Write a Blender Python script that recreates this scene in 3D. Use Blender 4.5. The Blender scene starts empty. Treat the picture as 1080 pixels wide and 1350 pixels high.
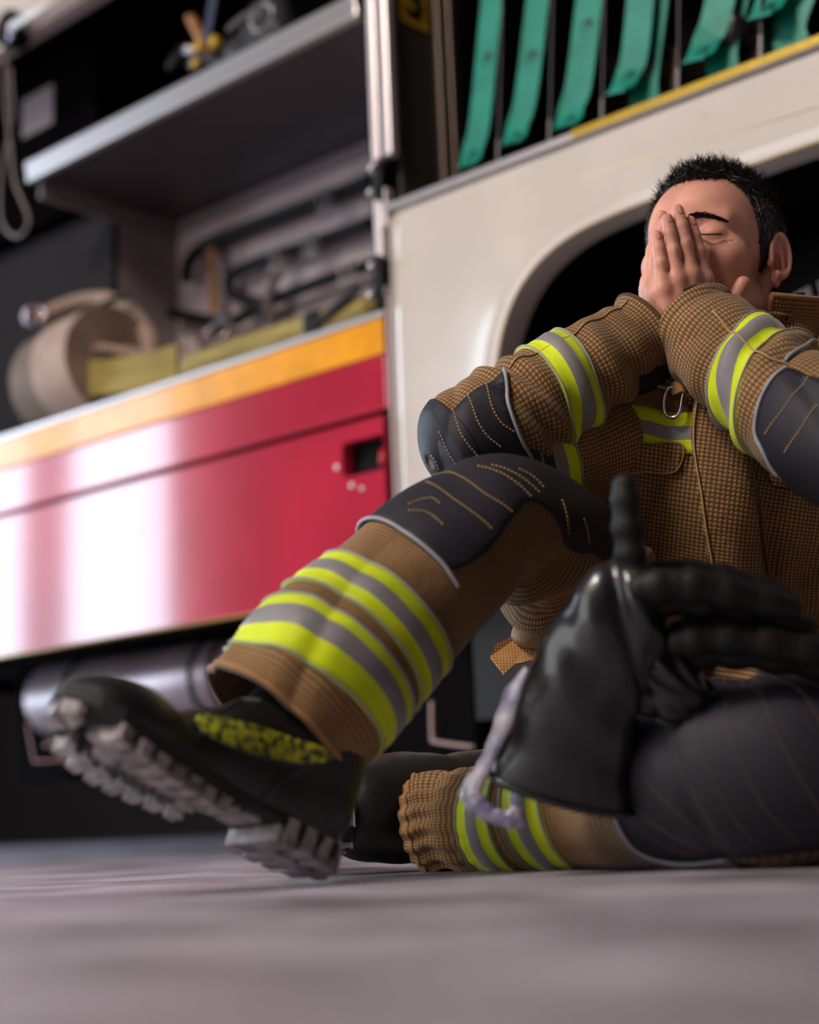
import bpy, math, random
import numpy as np
from mathutils import Vector, Matrix
random.seed(7); rng = np.random.RandomState(7)
COL = bpy.context.scene.collection
PI = math.pi
# ------------------------------------------------------------------ camera geometry
FPX = 2106.0; PITCH = math.atan(409.7/FPX); ROLL = math.radians(2.33); CAMH = .052
_F = np.array([0, math.cos(PITCH), math.sin(PITCH)]); _R0 = np.array([1., 0, 0]); _U0 = np.array([0, -math.sin(PITCH), math.cos(PITCH)])
_R = math.cos(ROLL)*_R0-math.sin(ROLL)*_U0; _U = math.sin(ROLL)*_R0+math.cos(ROLL)*_U0
CAM = np.array([0, 0, CAMH])
def ray(x, y):
    d = _F*FPX+_R*(x-540)+_U*(675-y); return d/np.linalg.norm(d)
def P(x, y, Y):
    d = ray(x, y); return CAM+d*(Y/d[1])
def proj(q):
    q = np.asarray(q, float)-CAM; z = q@_F
    return np.stack([540+FPX*(q@_R)/z, 675-FPX*(q@_U)/z], -1)
# truck frame: local x = along the truck side, local y = into the truck, z = up
_a = math.radians(48.2)
TA = np.array([math.sin(_a), -math.cos(_a), 0]); TW = np.array([math.cos(_a), math.sin(_a), 0])
TO = P(517, 543, 3.0); TO[2] = 0
def TK(x, y, w=0.):
    d = ray(x, y); q = TO+TW*w; t = ((q-CAM)@TW)/(d@TW); h = CAM+d*t-TO
    return np.array([h@TA, w, h[2]])
def TU(x, y, u=0.):
    d = ray(x, y); q = TO+TA*u; t = ((q-CAM)@TA)/(d@TA); h = CAM+d*t-TO
    return np.array([u, h@TW, h[2]])
cam_d = bpy.data.cameras.new('camera'); cam = bpy.data.objects.new('camera', cam_d); COL.objects.link(cam)
m = Matrix([list(_R)+[0], list(_U)+[0], list(-_F)+[0], [0, 0, 0, 1]]).transposed()
m.translation = Vector(CAM); cam.matrix_world = m
cam_d.sensor_fit = 'HORIZONTAL'; cam_d.sensor_width = 24.0; cam_d.lens = FPX/1080*24
cam_d.clip_start = .02; cam_d.dof.use_dof = True; cam_d.dof.focus_distance = 1.80; cam_d.dof.aperture_fstop = 1.9
bpy.context.scene.camera = cam
# ------------------------------------------------------------------ materials
def s2l(c):
    return tuple(((v/255)/12.92 if v <= 10 else (((v/255)+.055)/1.055)**2.4) for v in c)+(1,)
MATS = {}
def mat(name, rgb, rough=.5, metal=0., bump=0., bscale=40., var=0., vscale=6., coat=0., spec=.5, sub=0., stretch=None, rgb2=None, fac=(.4, .6), detail=4, rvar=0., cior=1.5):
    if name in MATS: return MATS[name]
    M = bpy.data.materials.new(name); M.use_nodes = True; nt = M.node_tree; N = nt.nodes; L = nt.links
    b = N['Principled BSDF']; b.inputs['Roughness'].default_value = rough; b.inputs['Metallic'].default_value = metal
    b.inputs['Coat Weight'].default_value = coat; b.inputs['Specular IOR Level'].default_value = spec
    b.inputs['Coat Roughness'].default_value = .08; b.inputs['Coat IOR'].default_value = cior
    if sub: b.inputs['Subsurface Weight'].default_value = sub; b.inputs['Subsurface Radius'].default_value = (.012, .004, .002); b.inputs['Subsurface Scale'].default_value = 1
    c = s2l(rgb); b.inputs['Base Color'].default_value = c
    tc = N.new('ShaderNodeTexCoord'); src = tc.outputs['Object']
    if stretch:
        mp = N.new('ShaderNodeMapping'); mp.inputs['Scale'].default_value = stretch; L.new(src, mp.inputs[0]); src = mp.outputs[0]
    if var or rgb2 or rvar:
        n = N.new('ShaderNodeTexNoise'); n.inputs['Scale'].default_value = vscale; n.inputs['Detail'].default_value = detail; L.new(src, n.inputs['Vector'])
        r = N.new('ShaderNodeValToRGB'); r.color_ramp.elements[0].position = fac[0]; r.color_ramp.elements[1].position = fac[1]
        c2 = s2l(rgb2) if rgb2 else tuple(v*(1-var) for v in c[:3])+(1,)
        c1 = c if rgb2 else tuple(min(1, v*(1+var)) for v in c[:3])+(1,)
        r.color_ramp.elements[0].color = c2; r.color_ramp.elements[1].color = c1
        L.new(n.outputs['Fac'], r.inputs[0]); L.new(r.outputs[0], b.inputs['Base Color'])
        if rvar:
            mr = N.new('ShaderNodeMapRange'); mr.inputs['To Min'].default_value = rough-rvar; mr.inputs['To Max'].default_value = rough+rvar
            mr.inputs['From Min'].default_value = .3; mr.inputs['From Max'].default_value = .7
            L.new(n.outputs['Fac'], mr.inputs[0]); L.new(mr.outputs[0], b.inputs['Roughness'])
    if bump:
        n2 = N.new('ShaderNodeTexNoise'); n2.inputs['Scale'].default_value = bscale; n2.inputs['Detail'].default_value = detail; L.new(src, n2.inputs['Vector'])
        bp = N.new('ShaderNodeBump'); bp.inputs['Strength'].default_value = 1; bp.inputs['Distance'].default_value = bump
        L.new(n2.outputs['Fac'], bp.inputs['Height']); L.new(bp.outputs[0], b.inputs['Normal'])
    MATS[name] = M; return M
def weave(name, rgb, line, pitch=.0046, duty=.34, rough=.8, bump=.0004, lmix=.75, fold=.0035, sheen=.15):
    """grid-woven cloth driven by UVs measured in metres"""
    M = bpy.data.materials.new(name); M.use_nodes = True; nt = M.node_tree; N = nt.nodes; L = nt.links
    b = N['Principled BSDF']; b.inputs['Roughness'].default_value = rough; b.inputs['Sheen Weight'].default_value = sheen; b.inputs['Specular IOR Level'].default_value = .25
    uv = N.new('ShaderNodeUVMap'); sep = N.new('ShaderNodeSeparateXYZ'); L.new(uv.outputs[0], sep.inputs[0])
    def mth(op, a, bv=None):
        n = N.new('ShaderNodeMath'); n.operation = op
        for i, v in enumerate((a, bv)):
            if v is None: continue
            if isinstance(v, (int, float)): n.inputs[i].default_value = v
            else: L.new(v, n.inputs[i])
        return n.outputs[0]
    tri = []
    for k in (0, 1):
        f = mth('FRACT', mth('MULTIPLY', sep.outputs[k], 1/pitch))
        t = mth('ABSOLUTE', mth('SUBTRACT', f, .5))           # 0 mid cell .. .5 at line
        mr = N.new('ShaderNodeMapRange'); mr.inputs['From Min'].default_value = .5-duty; mr.inputs['From Max'].default_value = .5-duty*.35
        L.new(t, mr.inputs[0]); tri.append(mr.outputs[0])
    mx = mth('MAXIMUM', tri[0], tri[1]); sm = mth('MULTIPLY', mth('ADD', tri[0], tri[1]), .5)
    fac = mth('MULTIPLY', mth('ADD', mx, sm), .5*lmix*1.2)
    nz = N.new('ShaderNodeTexNoise'); nz.inputs['Scale'].default_value = 14; nz.inputs['Detail'].default_value = 5
    tc = N.new('ShaderNodeTexCoord'); L.new(tc.outputs['Object'], nz.inputs['Vector'])
    cr = N.new('ShaderNodeValToRGB'); c = s2l(rgb)
    cr.color_ramp.elements[0].position = .3; cr.color_ramp.elements[1].position = .7
    cr.color_ramp.elements[0].color = tuple(v*.72 for v in c[:3])+(1,); cr.color_ramp.elements[1].color = tuple(v*1.15 for v in c[:3])+(1,)
    L.new(nz.outputs['Fac'], cr.inputs[0])
    mix = N.new('ShaderNodeMix'); mix.data_type = 'RGBA'; L.new(fac, mix.inputs['Factor']); L.new(cr.outputs[0], mix.inputs[6]); mix.inputs[7].default_value = s2l(line)
    L.new(mix.outputs[2], b.inputs['Base Color'])
    b1 = N.new('ShaderNodeBump'); b1.inputs['Distance'].default_value = bump; b1.invert = True; L.new(mx, b1.inputs['Height'])
    nf = N.new('ShaderNodeTexNoise'); nf.inputs['Scale'].default_value = 30; nf.inputs['Detail'].default_value = 3; L.new(tc.outputs['Object'], nf.inputs['Vector'])
    b2 = N.new('ShaderNodeBump'); b2.inputs['Distance'].default_value = fold; L.new(nf.outputs['Fac'], b2.inputs['Height']); L.new(b1.outputs[0], b2.inputs['Normal'])
    L.new(b2.outputs[0], b.inputs['Normal'])
    MATS[name] = M; return M
TAN = weave('tan_check_cloth', (176, 132, 82), (54, 36, 24))
TRIM_TAN = weave('tan_ribbed_cloth', (196, 145, 88), (120, 82, 46), pitch=.0035, lmix=.5)
YEL = weave('fluorescent_yellow_tape', (222, 236, 8), (170, 185, 6), pitch=.0022, lmix=.35, rough=.6, bump=.0001, fold=.0008)
SILV = weave('silver_reflective_tape', (150, 145, 146), (100, 96, 98), pitch=.0022, lmix=.45, rough=.45, bump=.0001, fold=.0008)
PATCH = mat('charcoal_coated_cloth', (36, 33, 42), .62, spec=.35, bump=.00025, bscale=900, var=.25, vscale=700, detail=2)
THREAD = mat('tan_thread', (176, 140, 92), .8)
PIPING = mat('grey_reflective_piping', (150, 150, 158), .5)
BLACKLEA = mat('black_leather', (22, 20, 22), .3, bump=.0006, bscale=120, coat=.3)
BOOTM = mat('black_boot_rubber_leather', (22, 19, 18), .42, bump=.0004, bscale=160)
SOLEM = mat('boot_sole_rubber', (150, 139, 138), .55, bump=.0004, bscale=200, var=.35, vscale=60)
SOLED = mat('boot_sole_groove', (24, 22, 22), .7)
SKIN = mat('skin', (210, 148, 128), .48, bump=.00025, bscale=350, var=.1, vscale=22, sub=.12, spec=.4)
HAIRM = mat('dark_brown_hair', (20, 15, 14), .45)
ALU = mat('brushed_aluminium', (196, 188, 188), .36, metal=.85, bump=.0002, bscale=60, stretch=(1, 1, 20))
WHITEP = mat('aged_white_truck_paint', (206, 194, 184), .22, bump=.0004, bscale=3, var=.05, vscale=4, coat=.6)
DARKM = mat('dark_underbody_paint', (13, 11, 12), .95, spec=.04)
BLACK = mat('black_rubber', (11, 10, 11), .6, spec=.25)
GREYIN = mat('grey_compartment_paint', (98, 88, 88), .42, var=.1, vscale=5, bump=.0003, bscale=30)
# ------------------------------------------------------------------ mesh helpers
def mesh_obj(name, V, Fs, m=None, parent=None, smooth=True, uv=None, bevel=0, mats=None, midx=None, solid=0, sub=0, auto=None):
    me = bpy.data.meshes.new(name); me.from_pydata([tuple(map(float, v)) for v in V], [], [tuple(map(int, f)) for f in Fs]); me.update()
    for mm in (mats or ([m] if m else [])): me.materials.append(mm)
    if midx is not None: me.polygons.foreach_set('material_index', list(map(int, midx)))
    if smooth: me.polygons.foreach_set('use_smooth', [True]*len(me.polygons))
    if uv is not None:
        ul = me.uv_layers.new(name='UVMap'); vi = np.zeros(len(me.loops), int); me.loops.foreach_get('vertex_index', vi)
        ul.data.foreach_set('uv', np.asarray(uv)[vi].astype(np.float32).ravel())
    o = bpy.data.objects.new(name, me); COL.objects.link(o)
    if parent: o.parent = parent
    if bevel:
        b = o.modifiers.new('bevel', 'BEVEL'); b.width = bevel; b.segments = 2; b.limit_method = 'ANGLE'; b.angle_limit = .6
        b.harden_normals = False
        if auto is None: me.polygons.foreach_set('use_smooth', [False]*len(me.polygons))
    if solid: s = o.modifiers.new('solid', 'SOLIDIFY'); s.thickness = solid; s.offset = -1
    if sub: s = o.modifiers.new('sub', 'SUBSURF'); s.levels = sub; s.render_levels = sub
    return o
class MB:
    def __init__(s): s.V = []; s.F = []; s.n = 0; s.I = []; s.mi = 0
    def add(s, V, F):
        s.V.extend([tuple(map(float, v)) for v in V]); s.F.extend([tuple(int(i)+s.n for i in f) for f in F]); s.I.extend([s.mi]*len(F)); s.n = len(s.V)
        return s
    def box(s, c0, c1, rot=None, org=None):
        x0, y0, z0 = c0; x1, y1, z1 = c1
        V = np.array([(x, y, z) for x in (x0, x1) for y in (y0, y1) for z in (z0, z1)], float)
        if rot is not None:
            o = np.array(org if org is not None else V.mean(0)); V = (V-o)@np.array(rot.to_3x3() if hasattr(rot, 'to_3x3') else rot).T+o
        return s.add(V, [(0, 1, 3, 2), (4, 6, 7, 5), (0, 4, 5, 1), (2, 3, 7, 6), (0, 2, 6, 4), (1, 5, 7, 3)])
    def tube(s, path, r, seg=12, closed=False, flat=None, caps=True):
        path = np.asarray(path, float); n = len(path); r = np.broadcast_to(r, (n,))
        T = np.gradient(path, axis=0) if not closed else np.roll(path, -1, 0)-np.roll(path, 1, 0)
        T /= np.linalg.norm(T, axis=1)[:, None]+1e-12
        up = np.array([0, 0, 1.]) if abs(T[0][2]) < .9 else np.array([1., 0, 0])
        N = np.cross(T[0], up); N /= np.linalg.norm(N); Ns = []
        for t in T:
            N = N-t*(N@t); N /= np.linalg.norm(N); Ns.append(N)
        Ns = np.array(Ns); B = np.cross(T, Ns)
        a = np.linspace(0, 2*PI, seg, endpoint=False)
        fa, fb = flat if flat else (1, 1)
        V = path[:, None]+r[:, None, None]*(Ns[:, None]*np.cos(a)[None, :, None]*fa+B[:, None]*np.sin(a)[None, :, None]*fb)
        F = []
        for i in range(n if closed else n-1):
            j = (i+1) % n
            for k in range(seg): F.append((i*seg+k, i*seg+(k+1) % seg, j*seg+(k+1) % seg, j*seg+k))
        if not closed and caps: F += [tuple(range(seg))[::-1], tuple((n-1)*seg+k for k in range(seg))]
        return s.add(V.reshape(-1, 3), F)
    def ribbon(s, path, wdir, width, th=.003):
        path = np.asarray(path, float); n = len(path); w = np.broadcast_to(np.asarray(wdir, float), (n, 3))
        T = np.gradient(path, axis=0); T /= np.linalg.norm(T, axis=1)[:, None]
        w = w-T*(w*T).sum(1)[:, None]; w = w/np.linalg.norm(w, axis=1)[:, None]; nn = np.cross(T, w)
        width = np.broadcast_to(width, (n,))[:, None]
        q = [path+w*width/2+nn*th/2, path-w*width/2+nn*th/2, path-w*width/2-nn*th/2, path+w*width/2-nn*th/2]
        V = np.stack(q, 1).reshape(-1, 3); F = []
        for i in range(n-1):
            for k in range(4): F.append((i*4+k, i*4+(k+1) % 4, i*4+4+(k+1) % 4, i*4+4+k))
        F += [(3, 2, 1, 0), tuple((n-1)*4+k for k in range(4))]
        return s.add(V, F)
    def lathe(s, prof, c, ax, seg=40, a0=0, a1=2*PI):
        ax = np.array(ax, float); ax /= np.linalg.norm(ax); t = np.array([0, 0, 1.]) if abs(ax[2]) < .9 else np.array([1., 0, 0])
        n1 = np.cross(ax, t); n1 /= np.linalg.norm(n1); n2 = np.cross(ax, n1); c = np.array(c, float); V = []
        full = abs(a1-a0-2*PI) < 1e-6; k = seg if full else seg+1
        for h, r in prof:
            for i in range(k):
                a = a0+(a1-a0)*i/seg; V.append(c+ax*h+(n1*math.cos(a)+n2*math.sin(a))*r)
        F = []
        for i in range(len(prof)-1):
            for j in range(seg):
                jj = (j+1) % k; F.append((i*k+j, i*k+jj, (i+1)*k+jj, (i+1)*k+j))
        return s.add(V, F)
    def prism(s, pts, d):
        pts = np.asarray(pts, float); n = len(pts); d = np.array(d, float)
        return s.add(np.vstack([pts, pts+d]), [tuple(range(n))[::-1], tuple(range(n, 2*n))]+[(i, (i+1) % n, (i+1) % n+n, i+n) for i in range(n)])
    def build(s, name, m=None, parent=None, **k):
        k.setdefault('midx', s.I if k.get('mats') else None)
        return mesh_obj(name, s.V, s.F, m, parent, **k)
def spline(pts, n=40, closed=False):
    pts = np.asarray(pts, float); m_ = len(pts); out = []
    segs = m_ if closed else m_-1
    for t in np.linspace(0, segs, n, endpoint=not closed):
        i = min(int(t), segs-1); f = t-i
        g = (lambda k: pts[k % m_]) if closed else (lambda k: pts[k] if 0 <= k < m_ else (2*pts[0]-pts[1] if k < 0 else 2*pts[-1]-pts[-2]))
        p0, p1, p2, p3 = g(i-1), g(i), g(i+1), g(i+2)
        out.append(.5*((2*p1)+(-p0+p2)*f+(2*p0-5*p1+4*p2-p3)*f*f+(-p0+3*p1-3*p2+p3)*f**3))
    return np.array(out)
def empty(name, loc=(0, 0, 0), rz=0., parent=None):
    o = bpy.data.objects.new(name, None); COL.objects.link(o); o.location = loc; o.rotation_euler = (0, 0, rz); o.empty_display_size = .05
    if parent: o.parent = parent
    return o
def tag(o, label=None, cat=None, group=None, kind=None):
    for k, v in (('label', label), ('category', cat), ('group', group), ('kind', kind)):
        if v: o[k] = v
    return o
TM = Matrix(((TA[0], TW[0], 0, TO[0]), (TA[1], TW[1], 0, TO[1]), (0, 0, 1, 0), (0, 0, 0, 1)))
def in_truck(o): o.matrix_world = TM; return o      # top-level object laid out in the truck's own frame
def l2w(q): q = np.asarray(q, float); return TO+q[..., 0:1]*TA+q[..., 1:2]*TW+q[..., 2:3]*np.array([0, 0, 1.])
# ------------------------------------------------------------------ the hall
concrete = mat('worn_concrete', (150, 141, 150), .46, bump=.006, bscale=12, var=.42, vscale=5, detail=12, rvar=.14, fac=(.38, .62))
o = MB().box((-14, -8, -.1), (16, 14, 0)).build('floor', concrete, smooth=False); tag(o, kind='structure')
wallm = mat('hall_wall_paint', (104, 86, 88), .8, var=.1, vscale=1)
# left wall with two wide open doorways that let the daylight in
mb = MB(); H = 4.6
for y0, y1, z0 in ((-8, -3.2, 0), (.9, 3.62, 0), (4.12, 4.33, 0), (9, 14, 0), (-3.2, .9, 3.6), (3.62, 4.12, 3.4), (4.33, 9, 3.4)):
    mb.box((-5.2, y0, z0), (-5, y1, H))
o = mb.build('wall_left', wallm, smooth=False); tag(o, kind='structure')
o = MB().box((-5.2, 14, 0), (12, 14.2, H)).build('wall_back', mat('dark_back_wall', (46, 34, 34), .9), smooth=False); tag(o, kind='structure')
o = MB().box((12, -8, 0), (12.2, 14.2, H)).build('wall_right', wallm, smooth=False); tag(o, kind='structure')
o = MB().box((-5.2, -8.2, 0), (12.2, -8, H)).build('wall_front', wallm, smooth=False); tag(o, kind='structure')
o = MB().box((-5.2, -8, H), (12, 14, H+.1)).build('ceiling', mat('ceiling_paint', (96, 90, 92), .9), smooth=False); tag(o, kind='structure')
# ------------------------------------------------------------------ the fire engine
T = empty('fire_truck'); T.matrix_world = TM
tag(T, 'red and white fire engine with open equipment lockers behind the seated firefighter', 'fire truck')
def paint(name, rgb, rough=.16, coat=.8):
    return mat(name, rgb, rough, bump=.0022, bscale=2.2, var=.12, vscale=3, coat=1, detail=2, cior=1.85)
REDP = paint('red_truck_paint', (186, 36, 62)); STRIPE = mat('amber_reflective_stripe', (236, 156, 8), .25, bump=.0006, bscale=25, coat=.5, var=.08, vscale=12)
UL = -2.3
MB().box((UL, 0, .845), (-.012, .03, .957)).build('upper_side_panel', REDP, T, bevel=.005)
MB().box((UL, .03, .845), (-.012, .06, 1.02)).build('panel_backing', DARKM, T, smooth=False)
MB().box((UL, -.002, .957), (-.014, .03, 1.030)).build('amber_stripe', STRIPE, T, bevel=.002)
MB().box((UL, -.006, 1.030), (-.010, .06, 1.044)).build('sill', ALU, T, bevel=.003)
# lower locker door with a square latch opening
h0 = TK(458, 632); h1 = TK(512, 572)
def ring_plate(outer, inner, w0, w1):
    """plate in the u-z plane between two closed loops of equal length"""
    n = len(outer); V = [(u, w0, z) for u, z in outer]+[(u, w0, z) for u, z in inner]+[(u, w1, z) for u, z in inner]+[(u, w1, z) for u, z in outer]
    F = []
    for a, b in ((0, 1), (1, 2), (2, 3), (3, 0)):
        for i in range(n): j = (i+1) % n; F.append((a*n+i, a*n+j, b*n+j, b*n+i))
    return V, F
def rrect(u0, z0, u1, z1, r, n=64):
    c = [(u1-r, z1-r, 0), (u0+r, z1-r, PI/2), (u0+r, z0+r, PI), (u1-r, z0+r, 1.5*PI)]; out = []
    for cx, cz, a in c:
        for k in range(n//4): t = a+PI/2*k/(n//4-1); out.append((cx+r*math.cos(t), cz+r*math.sin(t)))
    return out
inn = rrect(h0[0], h0[2], h1[0], h1[2], .012); out = rrect(UL, .487, -.014, .829, .004)
V, F = ring_plate(out, inn, -.012, .018)
door = mesh_obj('lower_locker_door', V, F, REDP, T, smooth=False, bevel=.004)
MB().box((h0[0]-.02, .03, h0[2]-.03), (h1[0]+.02, .09, h1[2]+.03)).build('latch_recess', BLACK, door, smooth=False)
mb = MB().tube([(h1[0]-.016, -.004, h0[2]+.012), (h1[0]-.014, .0, h0[2]+.04)], .007, 12).tube([(h1[0]-.012, .002, h0[2]+.03), (h1[0]-.004, .002, h0[2]+.062)], .005, 10)
mb.build('latch_pin', mat('worn_red_latch', (190, 40, 50), .35), door)
MB().tube([(UL, -.012, .486), (-.014, -.012, .486)], .0035, 8).build('edge_strip', mat('brass_edge', (150, 130, 70), .4, metal=.6), door)
mb = MB()
for px, py, r in ((450, 617, .006), (470, 641, .006), (483, 645, .005), (545, 560, .004)):
    if px > 520: continue
    c = TK(px, py); MB().lathe([(-.0145, .0001), (-.0142, r*.6), (-.0125, r), (-.011, r)], (c[0], 0, c[2]), (0, 1, 0), 16).build('rivet', ALU, door)
MB().box((UL, .02, .478), (-.01, .06, .5)).build('skirt_backing', DARKM, T, smooth=False)
# ---- left locker
LW, BW = -1.20, .47
TOPZ = 2.6
MB().box((LW-.02, .271, 1.03), (LW, BW+.02, 1.69)).build('locker_side_wall', mat('lightened_side_wall', (136, 122, 124), .5, var=.1, vscale=5), T, smooth=False)  # colour lightened to make up for the daylight this wall misses
MB().box((-2.3, .25, 1.03), (LW, .27, 1.69)).build('locker_side_wall', mat('darkened_bay_panel', (38, 34, 35), .9, spec=.1), T, smooth=False)  # shade put into the colour: darkened against the doorway light
MB().box((-2.3, .03, 1.02), (LW, .27, 1.035)).build('locker_floor', GREYIN, T, smooth=False)
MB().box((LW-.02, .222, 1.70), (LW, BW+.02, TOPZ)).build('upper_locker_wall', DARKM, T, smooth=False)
MB().box((-2.3, .20, 1.69), (LW, .22, TOPZ)).build('upper_locker_wall', mat('matt_black_panel', (10, 8, 9), 1., spec=0), T, smooth=False)  # upper locker panels are near-black, the lower ones grey
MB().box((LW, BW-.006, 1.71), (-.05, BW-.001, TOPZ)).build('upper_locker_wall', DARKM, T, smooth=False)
MB().box((LW, BW, 1.03), (-.04, BW+.02, TOPZ)).build('locker_back_wall', mat('pale_locker_back', (186, 166, 166), .5, var=.1, vscale=4), T, smooth=False)
MB().box((-.05, .03, 1.03), (-.03, BW+.02, TOPZ)).build('locker_side_wall', GREYIN, T, smooth=False)
MB().box((LW, .03, 1.02), (-.04, BW, 1.035)).build('locker_floor', GREYIN, T, smooth=False)
MB().box((UL, .0, 2.6), (2.2, 1.8, 2.64)).build('roof', WHITEP, T, smooth=False)
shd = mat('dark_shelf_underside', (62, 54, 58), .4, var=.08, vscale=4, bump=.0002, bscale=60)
MB().box((-2.32, .0, .5), (-2.3, 1.8, 2.64)).build('end_wall', DARKM, T, smooth=False)
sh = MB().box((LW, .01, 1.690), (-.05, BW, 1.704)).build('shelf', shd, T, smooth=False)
mb = MB().box((LW-.01, -.012, 1.680), (-.045, .012, 1.712)).box((LW-.01, -.016, 1.710), (-.045, -.002, 1.732))
mb.build('shelf_trim', ALU, sh, bevel=.004)
mb = MB().box((LW, BW-.012, 1.655), (-.05, BW, 1.69)); mb.build('shelf_bracket', mat('bracket_grey', (120, 106, 110), .5), sh, bevel=.002)
MB().box((LW+.0, .02, 1.64), (LW+.012, BW, 1.69)).build('shelf_bracket', MATS['bracket_grey'], sh, bevel=.002)
mb = MB().box((UL, -.02, 2.080), (-.04, .03, 2.104)).box((UL, -.004, 2.115), (-.04, .03, 2.145)); mb.build('header_rail', mat('pinkish_aluminium', (206, 178, 170), .35, metal=.5), T, bevel=.004)
MB().tube([TK(15, 36, -.05), TK(110, -22, -.05)], .011, 12).build('grab_rail', mat('white_rail', (210, 200, 192), .3), T)
MB().box((UL, .0, 2.15), (-.04, .05, 2.6)).build('header_panel', WHITEP, T, smooth=False)
wl = empty('work_lamp', TK(18, 40, -.03)-np.array([0, 0, 0]), 0, T)
mb = MB().lathe([(.03, .0), (.03, .045), (-.02, .05), (-.025, .047), (-.02, .04), (.0, .038)], (0, 0, 0), (0, 1, 0), 32); mb.build('lamp_housing', BLACK, wl)
# (sub-part of the lamp)
MB().lathe([(-.012, .0001), (-.010, .03), (.0, .038)], (0, 0, 0), (0, 1, 0), 32).build('lamp_lens', mat('lamp_lens', (120, 110, 130), .1, metal=.6), wl)
MB().box((.0, -.02, -.006), (.02, -.012, .004)).build('red_marker', mat('red_marker', (200, 40, 30), .3), wl)
# ---- pillar with the two shutter guide rails and black toggle latches
def pxu(x, y): return TK(x, y)[0]
r1a, r1b = pxu(489, 60), pxu(500, 60); r2a, r2b = pxu(504.5, 60), pxu(515, 60)
MB().box((-.045, .012, .50), (.014, .05, 2.6)).build('pillar', DARKM, T, smooth=False)
whr = mat('pale_guide_rail', (226, 212, 212), .3, metal=.25)
zt = TK(497, 395)[2]
MB().box((r1a, -.012, zt), (r1b-.003, .012, 2.6)).build('guide_rail', whr, T, bevel=.004)
zb2 = TK(512, 208)[2]
MB().box((r2a+.001, -.012, zb2), (r2b, .012, 2.6)).build('guide_rail', whr, T, bevel=.004)
MB().box((-.002, -.004, .5), (.006, .014, zt)).build('guide_rail', mat('rail_dull', (190, 166, 168), .4), T, bevel=.002)
MB().box((.003, -.01, 1.21), (.014, .014, 1.29)).build('guide_rail', whr, T, bevel=.002)
for cy, hh in ((240, .075), (372, .09)):
    c = TK(506, cy); lt = empty('toggle_latch', c, 0, T)
    MB().prism([(-.012, -.02, -hh/2), (.006, -.02, -hh/2-.01), (.014, -.02, hh/2), (.0, -.02, hh/2+.01), (-.014, -.02, hh*.1)], (0, .03, 0)).build('latch_body', BLACK, lt, bevel=.003)
    for zz in (-hh*.3, hh*.35): MB().lathe([(-.014, .0001), (-.013, .006), (-.008, .008), (.01, .008)], (-.012+zz*.1, -.015, zz), (0, 1, 0), 16).build('latch_bolt', ALU, lt)
# ---- white wing panel with the wheel arch
AC, AT, AR = .92, 1.078, .655
prof = [(-.006, .50), (-.004, 1.236)]
# opening outline (left half) traced in truck units, mirrored about the axle
hl = [(.262, .5), (.262, .70), (.266, .80), (.276, .88), (.300, .945), (.335, .995), (.385, 1.034), (.450, 1.060), (.53, 1.073), (.65, AT), (.92, AT+.002)]
hl = [tuple(p) for p in spline(hl, 40)]
half = hl+[(2*AC-u, z) for u, z in hl[::-1][1:]]
def offset(loop, d):
    L = np.array(loop); t = np.gradient(L, axis=0); t /= np.linalg.norm(t, axis=1)[:, None]; n = np.stack([-t[:, 1], t[:, 0]], 1); return L+n*d
R0 = np.array(half); rings = []
R1 = offset(half, .004); R2 = offset(half, .040); R3 = offset(half, .052)
R1[:, 1][[0, -1]] = .5; R2[:, 1][[0, -1]] = .5; R3[:, 1][[0, -1]] = .5
outer = []
n = len(half)
for (u, z) in R3:
    if z < .80: outer.append((.010 if u < AC else 2.4, z))
    else: outer.append(None)
idx = [i for i, q in enumerate(outer) if q is None]; 
k0, k1 = idx[0], idx[-1]
arc = spline([(.010, .80), (.010, 1.238)], 2); nn = len(idx)
# walk: up the left edge, along the top, down the right edge
pathp = np.array([(.010, .80), (.010, 1.238), (2.4, 1.238), (2.4, .80)])
Ls = np.r_[0, np.cumsum(np.linalg.norm(np.diff(pathp, axis=0), axis=1))]
tt = np.linspace(0, 1, nn)
# give the corners their own samples
ll = np.interp(tt, [0, .22, .78, 1], Ls)
for q, l in zip(idx, ll): outer[q] = (np.interp(l, Ls, pathp[:, 0]), np.interp(l, Ls, pathp[:, 1]))
outer = np.array(outer)
lay = [(outer, .012), (outer, 0.), ((outer*.9+R3*.1), -.001), (R3, -.002), (R2, -.006), (R1, -.007), (R0, -.004), (R0, .05)]
V = []; F = []
for L, w in lay: V += [(u, w, z) for u, z in L]
for a in range(len(lay)-1):
    for i in range(n-1): F.append((a*n+i, a*n+i+1, (a+1)*n+i+1, (a+1)*n+i))
wing = mesh_obj('wheel_arch_panel', V, F, WHITEP, T, smooth=True)
MB().tube([(u, -.011, z) for u, z in R0], .0035, 8).build('arch_edge', mat('arch_edge_beige', (186, 164, 132), .5), wing)
tr = MB().box((.005, -.012, 1.238), (2.4, .05, 1.254)).build('wing_sill', ALU, T, bevel=.003)
MB().box((TK(760, 190)[0], -.0135, 1.2395), (2.4, .02, 1.2555)).build('yellow_sill_strip', mat('yellow_metallic_tape', (190, 156, 52), .35, metal=.4, bump=.001, bscale=40), T, bevel=.002)
mb = MB()
for (x0, y0), (x1, y1) in (((870, 330-0), (870, 331)),):
    pass
sc = [(TK(760, 237), TK(1079, 150))]
MB().tube([q+np.array([0, -.0015, 0]) for q in (TK(770, 233), TK(1080, 142))], .0012, 6).build('pale_pinstripe', mat('cream_line', (226, 210, 150), .4), T)
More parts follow.
